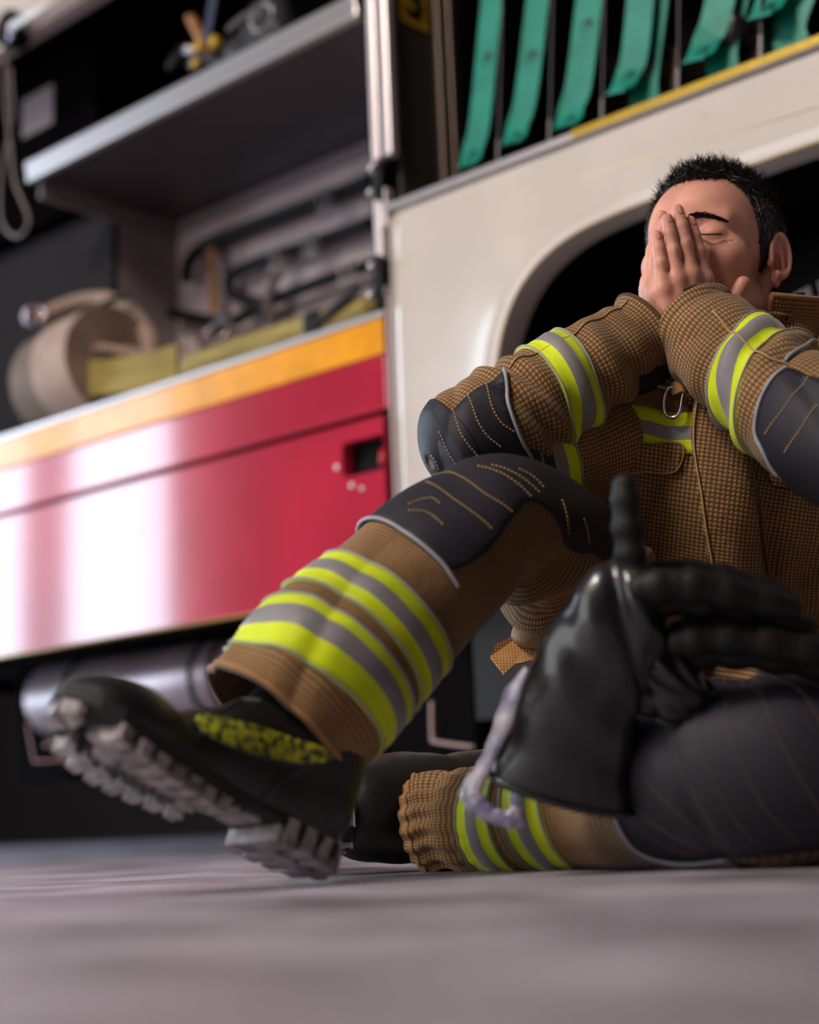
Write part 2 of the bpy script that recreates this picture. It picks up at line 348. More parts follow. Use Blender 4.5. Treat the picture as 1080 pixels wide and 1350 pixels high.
for a, b in (((1010, 160), (1052, 150)), ((955, 172), (990, 168)), ((858, 222), (905, 205)), ((930, 150), (936, 163))):
    MB().tube([q+np.array([0, -.001, 0]) for q in (TK(*a), TK(*b))], .0006, 5).build('scratch', mat('scratch_grey', (120, 106, 98), .6), wing)
# inner wing liner and wheel
MB().box((.10, .50, .2), (2.0, .56, 1.2)).box((.10, .052, 1.13), (2.0, .52, 1.2)).box((.08, .052, .5), (.12, .52, 1.2)).box((1.8, .052, .2), (1.85, .52, 1.2)).build('wing_liner', BLACK, T, smooth=False)
wh = empty('wheel', (.93, .10, .452), 0, T)
tyrem = mat('tyre_rubber', (58, 56, 64), .6, bump=.0006, bscale=60)
R = .44
MB().lathe([(0.02, .26), (.0, .275), (-.012, .30), (-.02, .34), (-.018, .385), (-.012, .392), (-.012, .397), (-.005, .402), (.0, R-.018), (.012, R-.012), (.25, R-.012), (.27, R-.03), (.28, .36), (.26, .26)], (0, 0, 0), (0, 1, 0), 96).build('tyre', tyrem, wh)
mb = MB(); NL = 56
for i in range(NL):
    a = 2*PI*i/NL; c, s_ = math.cos(a), math.sin(a)
    for w0, w1, da in ((-.004, .075, 0), (.085, .165, PI/NL), (.175, .26, 0)):
        q = 2*PI/NL*.36; V = []
        for r_ in (R-.022, R+.006):
            for ang in (a+da-q, a+da+q):
                for w_ in (w0, w1): V.append((r_*math.cos(ang), w_, r_*math.sin(ang)))
        mb.add(V, [(0, 1, 3, 2), (4, 6, 7, 5), (0, 4, 5, 1), (2, 3, 7, 6), (0, 2, 6, 4), (1, 5, 7, 3)])
mb.build('tread', tyrem, wh, smooth=False)
MB().lathe([(.10, .06), (.02, .07), (.0, .10), (.03, .13), (.09, .17), (.10, .22), (.03, .25), (.015, .262), (.03, .26)], (0, 0, 0), (0, 1, 0), 48).build('rim', mat('rim_paint', (130, 124, 126), .4, metal=.5), wh)
for i in range(10): a = 2*PI*i/10; MB().lathe([(-.0, .0001), (.0, .014), (.04, .014)], (.115*math.cos(a), .0, .115*math.sin(a)), (0, 1, 0), 6).build('wheel_nut', ALU, wh, smooth=False)
# ---- right locker (hose dividers)
sw = MB().box((.016, .03, 1.25), (.024, .24, 2.6)).build('locker_side_wall', mat('olive_grey_panel', (74, 68, 62), .4), T, smooth=False)
mb = MB()
for w_, t_ in ((.150, .010), (.168, .008), (.186, .014)):
    mb.box((.024, w_, 1.25), (.030+t_*.4, w_+t_, 2.6))
mb.build('shutter_guide', mat('bronze_guide', (126, 106, 92), .4, metal=.3), T, bevel=.002)
MB().box((.024, .56, 1.25), (2.3, .58, 2.6)).build('locker_back_wall', BLACK, T, smooth=False)
MB().box((.016, .24, 1.25), (.024, .56, 2.6)).build('locker_side_wall', BLACK, T, smooth=False)
MB().box((.016, .05, 1.235), (2.3, .58, 1.25)).build('locker_floor', DARKM, T, smooth=False)
# number plate of the locker
q = TU(527, 30, .0245); q2 = TU(565, 48, .0245)
pl = MB().box((.024, q[1], 1.665), (.0265, q2[1], 1.80)).build('number_plate', mat('amber_plate', (228, 172, 30), .45), T, bevel=.001)
MB().box((.0236, q[1]-.004, 1.661), (.0255, q2[1]+.004, 1.80)).build('plate_border', BLACK, pl, smooth=False)
cu = bpy.data.curves.new('n', 'FONT'); cu.body = '3'; cu.size = .155; cu.extrude = .0006; cu.offset = .003; cu.align_x = 'CENTER'
to = bpy.data.objects.new('n', cu); COL.objects.link(to)
dg = bpy.context.evaluated_depsgraph_get(); me = bpy.data.meshes.new_from_object(to.evaluated_get(dg)); bpy.data.objects.remove(to)
def text_mesh(s, size, off=0.):
    cu = bpy.data.curves.new('n', 'FONT'); cu.body = s; cu.size = size; cu.extrude = .0004; cu.offset = off; cu.align_x = 'CENTER'; cu.align_y = 'CENTER'
    to = bpy.data.objects.new('n', cu); COL.objects.link(to); dg = bpy.context.evaluated_depsgraph_get()
    me = bpy.data.meshes.new_from_object(to.evaluated_get(dg)); bpy.data.objects.remove(to)
    V = np.array([v.co[:] for v in me.vertices]); F = [tuple(p.vertices) for p in me.polygons]; return V, F
V, F = text_mesh('3', .125, .004)
V2 = np.stack([.0275+V[:, 2], (q[1]+q2[1])/2+V[:, 0], 1.722+V[:, 1]], 1)
mesh_obj('digit', V2, F, BLACK, pl, smooth=False)
# dividers
divm = mat('black_divider', (16, 15, 16), .5); edm = mat('divider_edge', (150, 140, 138), .3, metal=.6)
div_px = [(656, 214), (724, 188), (793, 161), (893, 124), (1002, 82), (1120, 36)]
LEAN = .10
for x, y in div_px:
    c = TK(x, y, .03); u = c[0]
    d = MB().prism([(u-.002, .03, 1.252), (u+.002, .03, 1.252), (u+.002+LEAN*1.2, .03, 2.5), (u-.002+LEAN*1.2, .03, 2.5)], (0, .48, 0)).build('divider', divm, T, smooth=False)
    MB().prism([(u-.0025, .027, 1.252), (u+.0025, .027, 1.252), (u+.003+LEAN*.06, .027, 1.315), (u-.0025+LEAN*.06, .027, 1.315)], (0, .004, 0)).build('divider_edge', edm, d, smooth=False)
    MB().prism([(u-.001+LEAN*.06, .028, 1.315), (u+.0012+LEAN*.06, .028, 1.315), (u+.0012+LEAN*1.2, .028, 2.5), (u-.001+LEAN*1.2, .028, 2.5)], (0, .004, 0)).build('divider_edge', mat('divider_edge_dull', (90, 82, 80), .4), d, smooth=False)
# teal flat hoses hanging in the dividers
tealm = mat('teal_coated_hose', (10, 126, 106), .45, bump=.0006, bscale=60, var=.12, vscale=18)
teald = mat('dark_green_print', (8, 46, 42), .5)
Rv, Rf = text_mesh('R', .030, .0025)
straps = [ # bottom x,y, top x,y, curl side, width, second layer?, logo rows, label
    ((627, 222), (652, -60), .052, 0, [(627, 82), (615, 210)], 'teal flat hose in the leftmost divider slot of the white wing locker'),
    ((686, 192), (714, -60), .054, 0, [(702, 65), (686, 182)], 'teal flat hose second from left, hanging between two black dividers'),
    ((757, 170), (782, -60), .060, 0, [(770, 27), (764, 157)], 'teal flat hose third from left, printed marks near its top and curled tip'),
    ((833, 126), (848, -60), .058, 1, [(829, 102)], 'teal flat hose folded in two layers, fourth from left above the arch'),
    ((936, 84), (958, -60), .060, 1, [(942, 65)], 'teal flat hose folded in two layers right above the man\'s head'),
    ((1024, 26), (1046, -60), .062, 1, [(1035, 8)], 'teal flat hose at the top right corner with a short curled end'),
]
for (bx, by), (tx, ty), wd, lay2, logos, lab in straps:
    Tq = empty('flat_hose'); in_truck(Tq); tag(Tq, lab, 'hose', 'teal flat hoses in the divider slots')
    b = TK(bx, by, -.0+.045); t = TK(tx, ty, .045)
    zb, ub = b[2], b[0]; du = (t[0]-b[0])/(t[2]-b[2])
    cu_ = 1. if lay2 else .35
    pts = [(ub-.016*cu_, .030-.014*cu_, zb+.002), (ub-.008*cu_, .038-.008*cu_, zb+.014), (ub, .044, zb+.045), (ub+du*.09, .046, zb+.09)]
    for k in range(1, 7): pts.append((ub+du*(.09+k*.16), .048+.002*math.sin(k), zb+.09+k*.16))
    path = spline(pts, 70)
    h = MB().ribbon(path, (1, .05, 0), wd, .0045).build('outer_layer', tealm, Tq, smooth=False, bevel=.0008)
    if lay2:
        z2 = 1.256; pts = [(ub+.012, .04, z2), (ub+.016, .06, z2+.03), (ub+.016, .068, z2+.09)]+[(ub+.008+du*(.09+k*.16), .070, z2+.09+k*.16) for k in range(1, 7)]
        MB().ribbon(spline(pts, 60), (1, .05, 0), wd, .0045).build('inner_layer', tealm, Tq, smooth=False, bevel=.0008)
    for lx, ly in logos:
        c = TK(lx, ly, .04); k = np.argmin(np.abs(path[:, 2]-c[2])); pc = path[k]; tg = path[min(k+1, len(path)-1)]-path[max(0, k-1)]; tg /= np.linalg.norm(tg)
        if tg[2] < 0: tg = -tg
        ux = np.array([1, 0, 0.]); ux -= tg*(ux@tg); ux /= np.linalg.norm(ux); nn_ = np.cross(ux, tg)
        if nn_[1] > 0: nn_ = -nn_
        ang = math.radians(-62); cx, sx = math.cos(ang), math.sin(ang)
        V = [pc+nn_*.0030+ux*(a*cx-b_*sx)*1.0+tg*(a*sx+b_*cx)*1.0+nn_*c_ for a, b_, c_ in Rv]
        mesh_obj('printed_mark', V, Rf, teald, Tq, smooth=False)
# rolled brown hoses with couplings behind the dividers
brown = mat('brown_canvas_hose', (104, 84, 72), .75, bump=.0008, bscale=90, var=.15, vscale=20)
def coil(parent, c, ax, r0, r1, width, turns, th, m, name='coil'):
    mb = MB(); ax = np.array(ax, float); ax /= np.linalg.norm(ax); t = np.array([0, 0, 1.]) if abs(ax[2]) < .9 else np.array([1., 0, 0])
    n1 = np.cross(ax, t); n1 /= np.linalg.norm(n1); n2 = np.cross(ax, n1); c = np.array(c, float)
    a = np.linspace(0, 2*PI*turns, int(36*turns)); r = r0+(r1-r0)*a/a[-1]
    path = c+n1*(r*np.cos(a))[:, None]+n2*(r*np.sin(a))[:, None]
    mb.ribbon(path, ax, width, th); return mb.build(name, m, parent, smooth=False)
for (x, y), lab in (((872, 95), 'rolled brown hose with dark coupling behind the fourth teal strap'), ((985, 20), 'rolled brown hose with a metal coupling at the upper right behind teal straps')):
    c = TK(x, y, .15); Tq = empty('rolled_hose'); in_truck(Tq); tag(Tq, lab, 'hose', 'rolled hoses behind the teal straps')
    c[2] = 1.252+.091
    coil(Tq, c, (.15, 1, 0), .03, .085, .07, 5, .010, brown)
    MB().lathe([(-.07, .018), (-.07, .030), (-.02, .033), (0, .03)], c+np.array([0.02, -.03, .03]), (.25, 1, 0), 28).build('coupling', mat('dark_coupling', (60, 56, 58), .3, metal=.8), Tq)
# ---- underbody
alum2 = mat('dull_tank_metal', (158, 140, 146), .34, metal=.55, var=.12, vscale=5, bump=.0008, bscale=12)
zb_ = TK(50, 972, .20)[2]; zb_ = max(zb_, .22); TR_ = (.488-zb_)/2; TC_ = zb_+TR_; print('tank', zb_)
tk = MB().lathe([(0, .0), (0, TR_-.015), (.01, TR_), (1.27, TR_), (1.28, TR_-.015), (1.28, .0)], (-1.42, .22, TC_), (1, 0, 0), 48).build('tank', alum2, T)
for x in (70, 236, 262):
    u = TK(x, 890, .105)[0]; MB().lathe([(0, TR_+.0002), (0, TR_+.004), (.014, TR_+.004), (.014, TR_+.0002)], (u, .22, TC_), (1, 0, 0), 48).build('tank_strap', BLACK, tk)
MB().box((-1.9, .5, .32), (2.2, .62, .5)).box((-1.9, 1.5, .32), (2.2, 1.62, .5)).build('chassis_rail', DARKM, T, smooth=False)
MB().box((-1.9, .2, .5), (2.2, 2.2, .56)).build('underside', DARKM, T, smooth=False)
bx = MB().box((.075, .12, .235), (.62, .48, .52)).build('battery_box', mat('dark_box_paint', (24, 22, 23), .6, spec=.3), T, bevel=.004)
MB().tube(spline([TK(569, 925, .11), TK(570, 970, .11), TK(575, 978, .11), TK(625, 985, .11)], 20), .004, 8).build('pale_wire', mat('pale_edge', (170, 140, 136), .5), T)
MB().tube([TK(36, 955, -.0), TK(45, 1004, 0), TK(100, 1001, .0)], .0028, 8).tube(spline([TK(58, 984, 0), TK(70, 978, 0), TK(92, 986, 0)], 10), .003, 8).build('wire_bracket', mat('rusty_wire', (150, 110, 112), .5, metal=.4), T)
mb = MB()
for u0, w0, u1, w1, z0, z1 in ((-1.7, .3, -1.45, .5, .2, .5), (-.18, .15, .05, .46, .16, .5), (-.9, .9, -.3, 1.3, .12, .4)): MB().box((u0, w0, z0), (u1, w1, z1)).build('underbody_box', DARKM, T, bevel=.01)
for k, uu in enumerate((-1.3,)):
    w2 = empty('wheel', (-1.0+k, 1.75, .45), 0, T)
    MB().lathe([(0, .25), (-.02, .34), (0, .43), (.25, .43), (.27, .3), (.25, .2)], (0, 0, 0), (0, 1, 0), 64).build('tyre', tyrem, w2)
MB().box((.3, .7, .15), (.9, 1.6, .5)).build('axle_housing', DARKM, T, bevel=.03)
# ------------------------------------------------------------------ cloth tubes
def noise3(p, f, seed=0, oct=2):
    r = np.random.RandomState(seed); out = 0
    for o in range(oct):
        for k in range(5):
            d = r.normal(size=3); d /= np.linalg.norm(d); out = out+np.sin((p@d)*f*(2**o)*(.8+.5*r.rand())+r.rand()*6.28)/(2**o)
    return out/5
def gs(x, c, s): return np.exp(-((x-c)/s)**2)
class Loft:
    """tube through stations (centre, r_away, r_side[, away_dir]); u=.5 is the side towards the camera"""
    def __init__(s, st, disp=None, N=320, sharp=0., cap0=False, cap1=False):
        C = spline([q[0] for q in st], N); k = np.linspace(0, len(st)-1, N); i = np.arange(len(st))
        s.L = np.r_[0, np.cumsum(np.linalg.norm(np.diff(C, axis=0), axis=1))]; s.len = s.L[-1]; s.t = s.L/s.len
        ra = spline([(q[1], q[2], 0) for q in st], N); s.C = C; s.ra = ra[:, 0]; s.rb = ra[:, 1]
        for e, flag in ((0, cap0), (1, cap1)):
            if flag:
                x = (s.t if e == 0 else 1-s.t)*s.len; R_ = .9*(s.ra[0] if e == 0 else s.ra[-1])
                g = np.sqrt(np.clip(1-(1-np.clip(x/R_, 0, 1))**2, 1e-5, 1)); s.ra = s.ra*g; s.rb = s.rb*g
        T = np.gradient(C, axis=0); T /= np.linalg.norm(T, axis=1)[:, None]
        for _ in range(6): T[1:-1] = (T[:-2]+T[1:-1]*2+T[2:])/4
        T /= np.linalg.norm(T, axis=1)[:, None]; s.T = T
        if len(st[0]) > 3: S = spline([q[3] for q in st], N)
        else: S = C-CAM
        S = S-T*(S*T).sum(1)[:, None]; s.S = S/np.linalg.norm(S, axis=1)[:, None]
        for _ in range(20): s.S[1:-1] = (s.S[:-2]+s.S[1:-1]*2+s.S[2:])/4
        s.S = s.S-T*(s.S*T).sum(1)[:, None]; s.S /= np.linalg.norm(s.S, axis=1)[:, None]
        s.B = np.cross(T, s.S); s.disp = disp; s.sharp = sharp; s.grid = None
        s.circ = float(np.mean(PI*(s.ra+s.rb))); s.k = np.array([1., 1.])
    def ev(s, u, v, off=0.):
        u = np.asarray(u, float); v = np.asarray(v, float); sh = np.broadcast(u, v).shape; u = np.broadcast_to(u, sh); v = np.broadcast_to(v, sh)
        ip = lambda A: np.stack([np.interp(v, s.t, A[:, k]) for k in range(3)], -1)
        C, S, B = ip(s.C), ip(s.S), ip(s.B); ra = np.interp(v, s.t, s.ra); rb = np.interp(v, s.t, s.rb)
        a = 2*PI*u; c, d = np.cos(a), np.sin(a)
        if s.sharp:
            e = 1-s.sharp; nn = (np.abs(c)**(2/e)+np.abs(d)**(2/e))**(-e/2); c, d = c*nn, d*nn
        p = C+S*(ra*c)[..., None]+B*(rb*d)[..., None]
        nrm = S*(c*rb)[..., None]+B*(d*ra)[..., None]; nrm /= np.linalg.norm(nrm, axis=-1)[..., None]+1e-9
        h = off+(s.disp(u, v, p)-.0050*np.clip(1-np.abs(noise3(p*np.array([1, 1, .6]), 24, 77, 1))/.10, 0, 1)**1.3 if s.disp else 0)
        return p+nrm*np.asarray(h)[..., None]
    def uvm(s, u, v): return np.stack([np.asarray(u)*s.circ, np.asarray(v)*s.len], -1)*s.k
    def build(s, name, m, parent, nu=220, nv=260, v0=0., v1=1., solid=.004, mats=None, off=0., u0=0., u1=1.):
        u = np.linspace(u0, u1, nu+1); v = np.linspace(v0, v1, nv+1); uu, vv = np.meshgrid(u, v); V = s.ev(uu, vv, off).reshape(-1, 3)
        uv = s.uvm(uu, vv).reshape(-1, 2); W_ = nu+1
        F = [(i*W_+j, i*W_+j+1, (i+1)*W_+j+1, (i+1)*W_+j) for i in range(nv) for j in range(nu)]
        return mesh_obj(name, V, F, m, parent, uv=uv, solid=solid)
    def mk(s):
        if s.grid is None:
            u = np.linspace(0, 1, 361); v = np.linspace(0, 1, 401); uu, vv = np.meshgrid(u, v); p = s.ev(uu, vv)
            du = np.gradient(p, axis=1); dv = np.gradient(p, axis=0); n = np.cross(du, dv)
            c = s.ev(np.zeros_like(uu)+.25, vv)*.5+s.ev(np.zeros_like(uu)+.75, vv)*.5
            sg = np.sign(((p-c)*n).sum(-1)); n = n*sg[..., None]
            s.grid = (uu, vv, p, ((p-CAM)*n).sum(-1) < 0, proj(p), (p-CAM)@_F)
        return s.grid
    def pick(s, x, y, vr=(0, 1)):
        uu, vv, p, fr, q, d = s.mk(); e = np.hypot(q[..., 0]-x, q[..., 1]-y)+np.where(fr, 0, 1e4)+np.where((vv >= vr[0]) & (vv <= vr[1]), 0, 1e4)
        e = e+d*6; i = np.argmin(e); return uu.flat[i], vv.flat[i]
    def toUV(s, pts, vr=(0, 1)):
        return np.array([s.pick(q[0], q[1], vr) if abs(q[0]) > 2 or abs(q[1]) > 2 else q for q in pts])
def in_poly(px, py, poly):
    c = np.zeros(px.shape, bool); n = len(poly); j = n-1
    for i in range(n):
        xi, yi = poly[i]; xj, yj = poly[j]
        c ^= ((yi > py) != (yj > py)) & (px < (xj-xi)*(py-yi)/(yj-yi+1e-12)+xi); j = i
    return c
def near_poly(q, poly):
    a = poly; b = np.roll(poly, -1, 0); best = None; bd = 1e9
    ab = b-a; t = np.clip(((q-a)*ab).sum(1)/((ab*ab).sum(1)+1e-12), 0, 1); pt = a+ab*t[:, None]; d = ((pt-q)**2).sum(1); return pt[np.argmin(d)]
def surf_patch(L, name, pts, m, parent, off=.003, h=.004, vr=(0, 1), smooth_n=120, th=.0025, raw=False):
    """patch lying on a cloth tube; outline given in (u,v) or picked from points on the surface"""
    q = L.toUV(pts, vr)
    poly = np.array(q if raw else spline(q, smooth_n, True)); sc = np.array([L.circ, L.len]); pm = poly*sc
    lo, hi = pm.min(0), pm.max(0); nu, nv = [max(3, int(math.ceil(x/h))) for x in (hi-lo)]
    gu = np.linspace(lo[0]-h/2, hi[0]+h/2, nu+2); gv = np.linspace(lo[1]-h/2, hi[1]+h/2, nv+2)
    cu, cv = np.meshgrid((gu[:-1]+gu[1:])/2, (gv[:-1]+gv[1:])/2); ins = in_poly(cu, cv, pm)
    ids = {}; V = []; F = []; cnt = {}
    for i in range(nv+1):
        for j in range(nu+1):
            if ins[i, j]:
                f = []
                for a, b in ((i, j), (i, j+1), (i+1, j+1), (i+1, j)):
                    if (a, b) not in ids: ids[(a, b)] = len(V); V.append((gu[b], gv[a]))
                    f.append(ids[(a, b)])
                F.append(f)
    V = np.array(V)
    for (a, b), k in ids.items():
        if not all(0 <= x < nv+1 and 0 <= y < nu+1 and ins[x, y] for x, y in ((a, b), (a-1, b), (a, b-1), (a-1, b-1))):
            V[k] = near_poly(V[k], pm)
    uvn = V/sc; W3 = L.ev(uvn[:, 0], np.clip(uvn[:, 1], 0, 1), off)
    o = mesh_obj(name, W3, F, m, parent, uv=V*L.k, solid=th+off*.8)
    return o, poly
def surf_line(L, name, pts, r, m, parent, off=.003, vr=(0, 1), n=80, closed=False, dash=0, seg=8, raw=False):
    q = L.toUV(pts, vr); q = np.array(q) if raw else spline(q, n, closed)
    p = L.ev(q[:, 0], q[:, 1], off)
    mb = MB()
    if not dash: mb.tube(p, r, seg, closed)
    else:
        l = np.r_[0, np.cumsum(np.linalg.norm(np.diff(p, axis=0), axis=1))]; k = int(l[-1]/dash)
        for i in range(k):
            t = np.linspace(i*dash, (i+.68)*dash, 3); mb.tube(np.stack([np.interp(t, l, p[:, c]) for c in range(3)], -1), r, 5)
    return mb.build(name, m, parent)
def band(L, name, vc, width, parent, tilt=0., ph=0., off=.0022, nu=200, u0=0., u1=1.):
    """yellow / silver / yellow reflective tape round a sleeve or leg"""
    u = np.linspace(u0, u1, nu+1); cen = vc+tilt*np.cos(2*PI*(u-ph)); hw = width/2/L.len
    e = np.array([-1, -.99, -.36, -.34, .34, .36, .99, 1.]); V = []; UV = []; F = []; I = []
    e = np.array([-1, -.7, -.38, -.34, 0, .34, .38, .7, 1.])
    for k in e: V.append(L.ev(u, np.clip(cen+k*hw, 0, 1), off+(.0008 if abs(k) < .35 else .0))); UV.append(np.stack([u*L.circ, (cen+k*hw)*L.len], -1))
    W_ = nu+1
    for i in range(len(e)-1):
        for j in range(nu): F.append((i*W_+j, i*W_+j+1, (i+1)*W_+j+1, (i+1)*W_+j)); I.append(1 if -.36 < (e[i]+e[i+1])/2 < .36 else 0)
    o = mesh_obj(name, np.concatenate(V), F, None, parent, uv=np.concatenate(UV), mats=[YEL, SILV], midx=I, solid=.0035)
    MBx = MB()
    for k in (-1, 1): MBx.tube(L.ev(u, np.clip(cen+k*hw*.97, 0, 1), off+.0006), .0011, 6)
    MBx.build('tape_edge', PIPING, o)
    return o
# ------------------------------------------------------------------ the firefighter
man = empty('person', (.34, 1.98, 0)); MI = Matrix.Translation(-Vector((.34, 1.98, 0)))
tag(man, 'seated firefighter in tan and black turnout gear, knee raised, both hands covering his face', 'person')
def part(name):        # clothing group whose meshes are given in world coordinates
    e = empty(name, (0, 0, 0), 0, man); e.matrix_parent_inverse = MI; return e
jacket = part('turnout_jacket'); pants = part('turnout_trousers')
# torso
def d_torso(u, v, p):
    h = .006*noise3(p, 26, 3)
    h = h+.007*np.sin(2*PI*(u*9)+3*v)*gs(v, .45, .35)*gs(u, .5, .3)
    h = h-.006*gs(u, .545, .012)*gs(v, .5, .3)+.006*gs(u, .47, .02)*gs(v, .5, .35)
    h = h+.006*np.sin(2*PI*(v*5+u*2.2))*gs(v, .35, .2)
    return h
bk = np.array([-.30, .95, 0.])
tst = [(P(905, 1010, 2.0), .13, .175, bk), (P(915, 900, 1.99), .135, .185, bk), (P(935, 780, 1.95), .130, .190, bk), (P(955, 660, 1.91), .132, .200, bk),
       (P(972, 560, 1.90), .130, .200, bk), (P(985, 500, 1.91), .115, .165, bk), (P(995, 455, 1.92), .090, .110, bk), (P(1000, 425, 1.92), .075, .08, bk)]
TOR = Loft(tst, d_torso); TOR.k = np.array([1.15, 1.42]); tor_o = TOR.build('jacket_body', TAN, jacket, 300, 300, solid=.004)
# collar
cst = [(P(1000, 470, 1.90), .088, .090, bk), (P(1003, 448, 1.89), .080, .082, bk), (P(1008, 420, 1.885), .076, .077, bk), (P(1012, 388, 1.875), .078, .079, bk)]
COLL = Loft(cst, lambda u, v, p: .003*noise3(p, 60, 5)+.004*np.sin(2*PI*u*5)*v)
# right arm (image left)
def d_rf(u, v, p):
    h = .0035*noise3(p, 42, 11)
    h = h+.006*np.sin(2*PI*(v*6.5+.5*np.cos(2*PI*u)))*gs(v, .30, .22)*(.5+.5*np.cos(2*PI*(u-.40)))
    h = h+.005*np.sin(2*PI*(v*9+.8*np.cos(2*PI*(u-.2))))*gs(v, .62, .10)
    h = h+.004*gs(v, .015, .02)
    return h
RF = Loft([(P(852, 440, 1.77), .044, .046), (P(800, 474, 1.755), .050, .0515), (P(745, 507, 1.74), .056, .058), (P(690, 540, 1.725), .058, .062), (P(640, 568, 1.71), .058, .063), (P(606, 588, 1.70), .054, .056), (P(582, 601, 1.695), .044, .045), (P(566, 609, 1.69), .026, .026)], d_rf, cap1=True)
rf_o = RF.build('right_sleeve', TAN, jacket, 220, 240)
def d_ru(u, v, p): return .004*noise3(p, 40, 12)
RU = Loft([(P(592, 600, 1.70), .046, .050), (P(650, 606, 1.73), .058, .060), (P(740, 600, 1.79), .062, .064), (P(820, 575, 1.85), .070, .075), (P(880, 545, 1.89), .075, .08)], d_ru, cap0=True)
RU.build('right_upper_sleeve', TAN, jacket, 160, 140)
# left arm (image right)
def d_lf(u, v, p):
    h = .0035*noise3(p, 42, 21)
    h = h+.0055*np.sin(2*PI*(v*7+.6*np.cos(2*PI*(u-.1))))*gs(v, .42, .16)
    h = h+.004*np.sin(2*PI*(v*10+.4*np.cos(2*PI*u)))*gs(v, .05, .08)
    return h
LF = Loft([(P(912, 428, 1.765), .050, .053), (P(940, 452, 1.73), .056, .059), (P(985, 487, 1.69), .060, .062), (P(1035, 525, 1.64), .063, .066), (P(1095, 570, 1.59), .065, .070), (P(1150, 610, 1.55), .06, .06), (P(1180, 632, 1.53), .04, .04)], d_lf, cap1=True)
LF.k = np.array([1.05, .70]); lf_o = LF.build('left_sleeve', TAN, jacket, 220, 240)
LU = Loft([(P(1170, 620, 1.54), .055, .055), (P(1175, 560, 1.66), .066, .066), (P(1150, 520, 1.82), .075, .075), (P(1080, 490, 1.93), .08, .08)], lambda u, v, p: .005*noise3(p, 35, 22), cap0=True)
LU.build('left_upper_sleeve', TAN, jacket, 140, 120)
# right leg
def d_rl(u, v, p):
    h = .003*noise3(p, 30, 31)
    w = gs(v, .52, .09)
    h = h+.011*np.sin(2*PI*(v*13+.9*np.cos(2*PI*(u-.62))))*w*gs(u, .70, .22)
    h = h+.010*np.sin(2*PI*(v*8+1.2*np.cos(2*PI*(u-.5))))*gs(v, .72, .12)
    h = h-.010*gs(v, .035, .03)*gs(u, .35, .08)+.006*gs(v, .06, .05)*gs(u, .42, .06)
    return h
RL = Loft([(P(362, 962, 1.49), .078, .084), (P(405, 915, 1.505), .082, .087), (P(450, 868, 1.53), .082, .087), (P(515, 805, 1.56), .078, .081), (P(575, 745, 1.585), .075, .077), (P(628, 700, 1.61), .072, .070), (P(672, 690, 1.645), .072, .068),
           (P(720, 722, 1.70), .078, .074), (P(770, 790, 1.79), .090, .085), (P(820, 870, 1.90), .10, .10), (P(880, 950, 2.0), .11, .12)], d_rl)
RL.k = np.array([1.2, 1.]); rl_o = RL.build('right_trouser_leg', TAN, pants, 260, 420)
# left leg, lying on the floor
def gp(x, Y, z):       # point above floor seen at column x
    t = P(x, 1100, Y); return np.array([t[0], Y, z])
def d_ll(u, v, p):
    h = .003*noise3(p, 30, 41)+.0028*np.sin(2*PI*(u*17+.5*np.cos(9*v)))*gs(v, .02, .05)+.003*np.sin(2*PI*(v*20))*gs(v, .05, .04)
    h = h-.022*gs(v, .46, .018)*gs(u, .33, .12)+.010*gs(v, .50, .03)*gs(u, .35, .16)
    h = h-.035*np.exp(-((v-.415)/.05)**2)*gs(u, .27, .10)
    z = p[..., 2]+0*h; return np.minimum(h, 1.) 
LL = Loft([(gp(556, 1.76, .050), .050, .050), (gp(590, 1.745, .053), .054, .052), (gp(660, 1.70, .054), .056, .054), (gp(735, 1.645, .060), .060, .060), (gp(800, 1.60, .063), .063, .064), (gp(855, 1.55, .067), .067, .067), (gp(895, 1.52, .072), .072, .072),
           (gp(940, 1.49, .090), .088, .092), (gp(1030, 1.47, .096), .092, .096), (gp(1100, 1.50, .10), .094, .10), (gp(1130, 1.60, .105), .096, .105), (gp(1080, 1.76, .115), .105, .115), (gp(1000, 1.92, .13), .12, .13), (gp(950, 2.02, .14), .13, .14)], d_ll)
LL.k = np.array([1., .68]); ll_o = LL.build('left_trouser_leg', TAN, pants, 220, 460)
# ------------------------------------------------------------------ clothing details
def band_px(L, name, a, b, width, parent, vr=(0, 1), **k):
    (u1, v1), (u2, v2) = L.pick(*a, vr), L.pick(*b, vr); s1, s2 = math.sin(2*PI*(u1-.5)), math.sin(2*PI*(u2-.5))
    B = (v2-v1)/(s2-s1) if abs(s2-s1) > .15 else 0; c = v1-B*s1
    return band(L, name, c, width, parent, tilt=B, ph=.75, **k)
# right sleeve
band_px(RF, 'reflective_band', (745, 462), (772, 557), .050, rf_o)
def hem(L, m, parent, v=.006, r=.0028, name='cuff_hem'):
    u = np.linspace(0, 1, 160, endpoint=False); MB().tube(L.ev(u, v+0*u, .0), r, 8, True).build(name, m, parent)
hem(RF, TAN, rf_o); hem(LF, TAN, lf_o); hem(RL, TRIM_TAN, rl_o); hem(LL, TRIM_TAN, ll_o)
def patch_with(L, parent, outline, stitches, vr=(0, 1), off=.003, name='elbow_patch', pipe=None, dash=.0042, sr=.00075, sm=None):
    o, poly = surf_patch(L, name, outline, PATCH, parent, off=off, vr=vr, h=.005)
    if pipe: surf_line(L, 'piping', pipe, .0021, PIPING, o, off+.001, vr)
    for s_ in stitches: surf_line(L, 'stitching', s_, sr, sm or THREAD, o, off+.0006, vr, dash=dash)
    return o

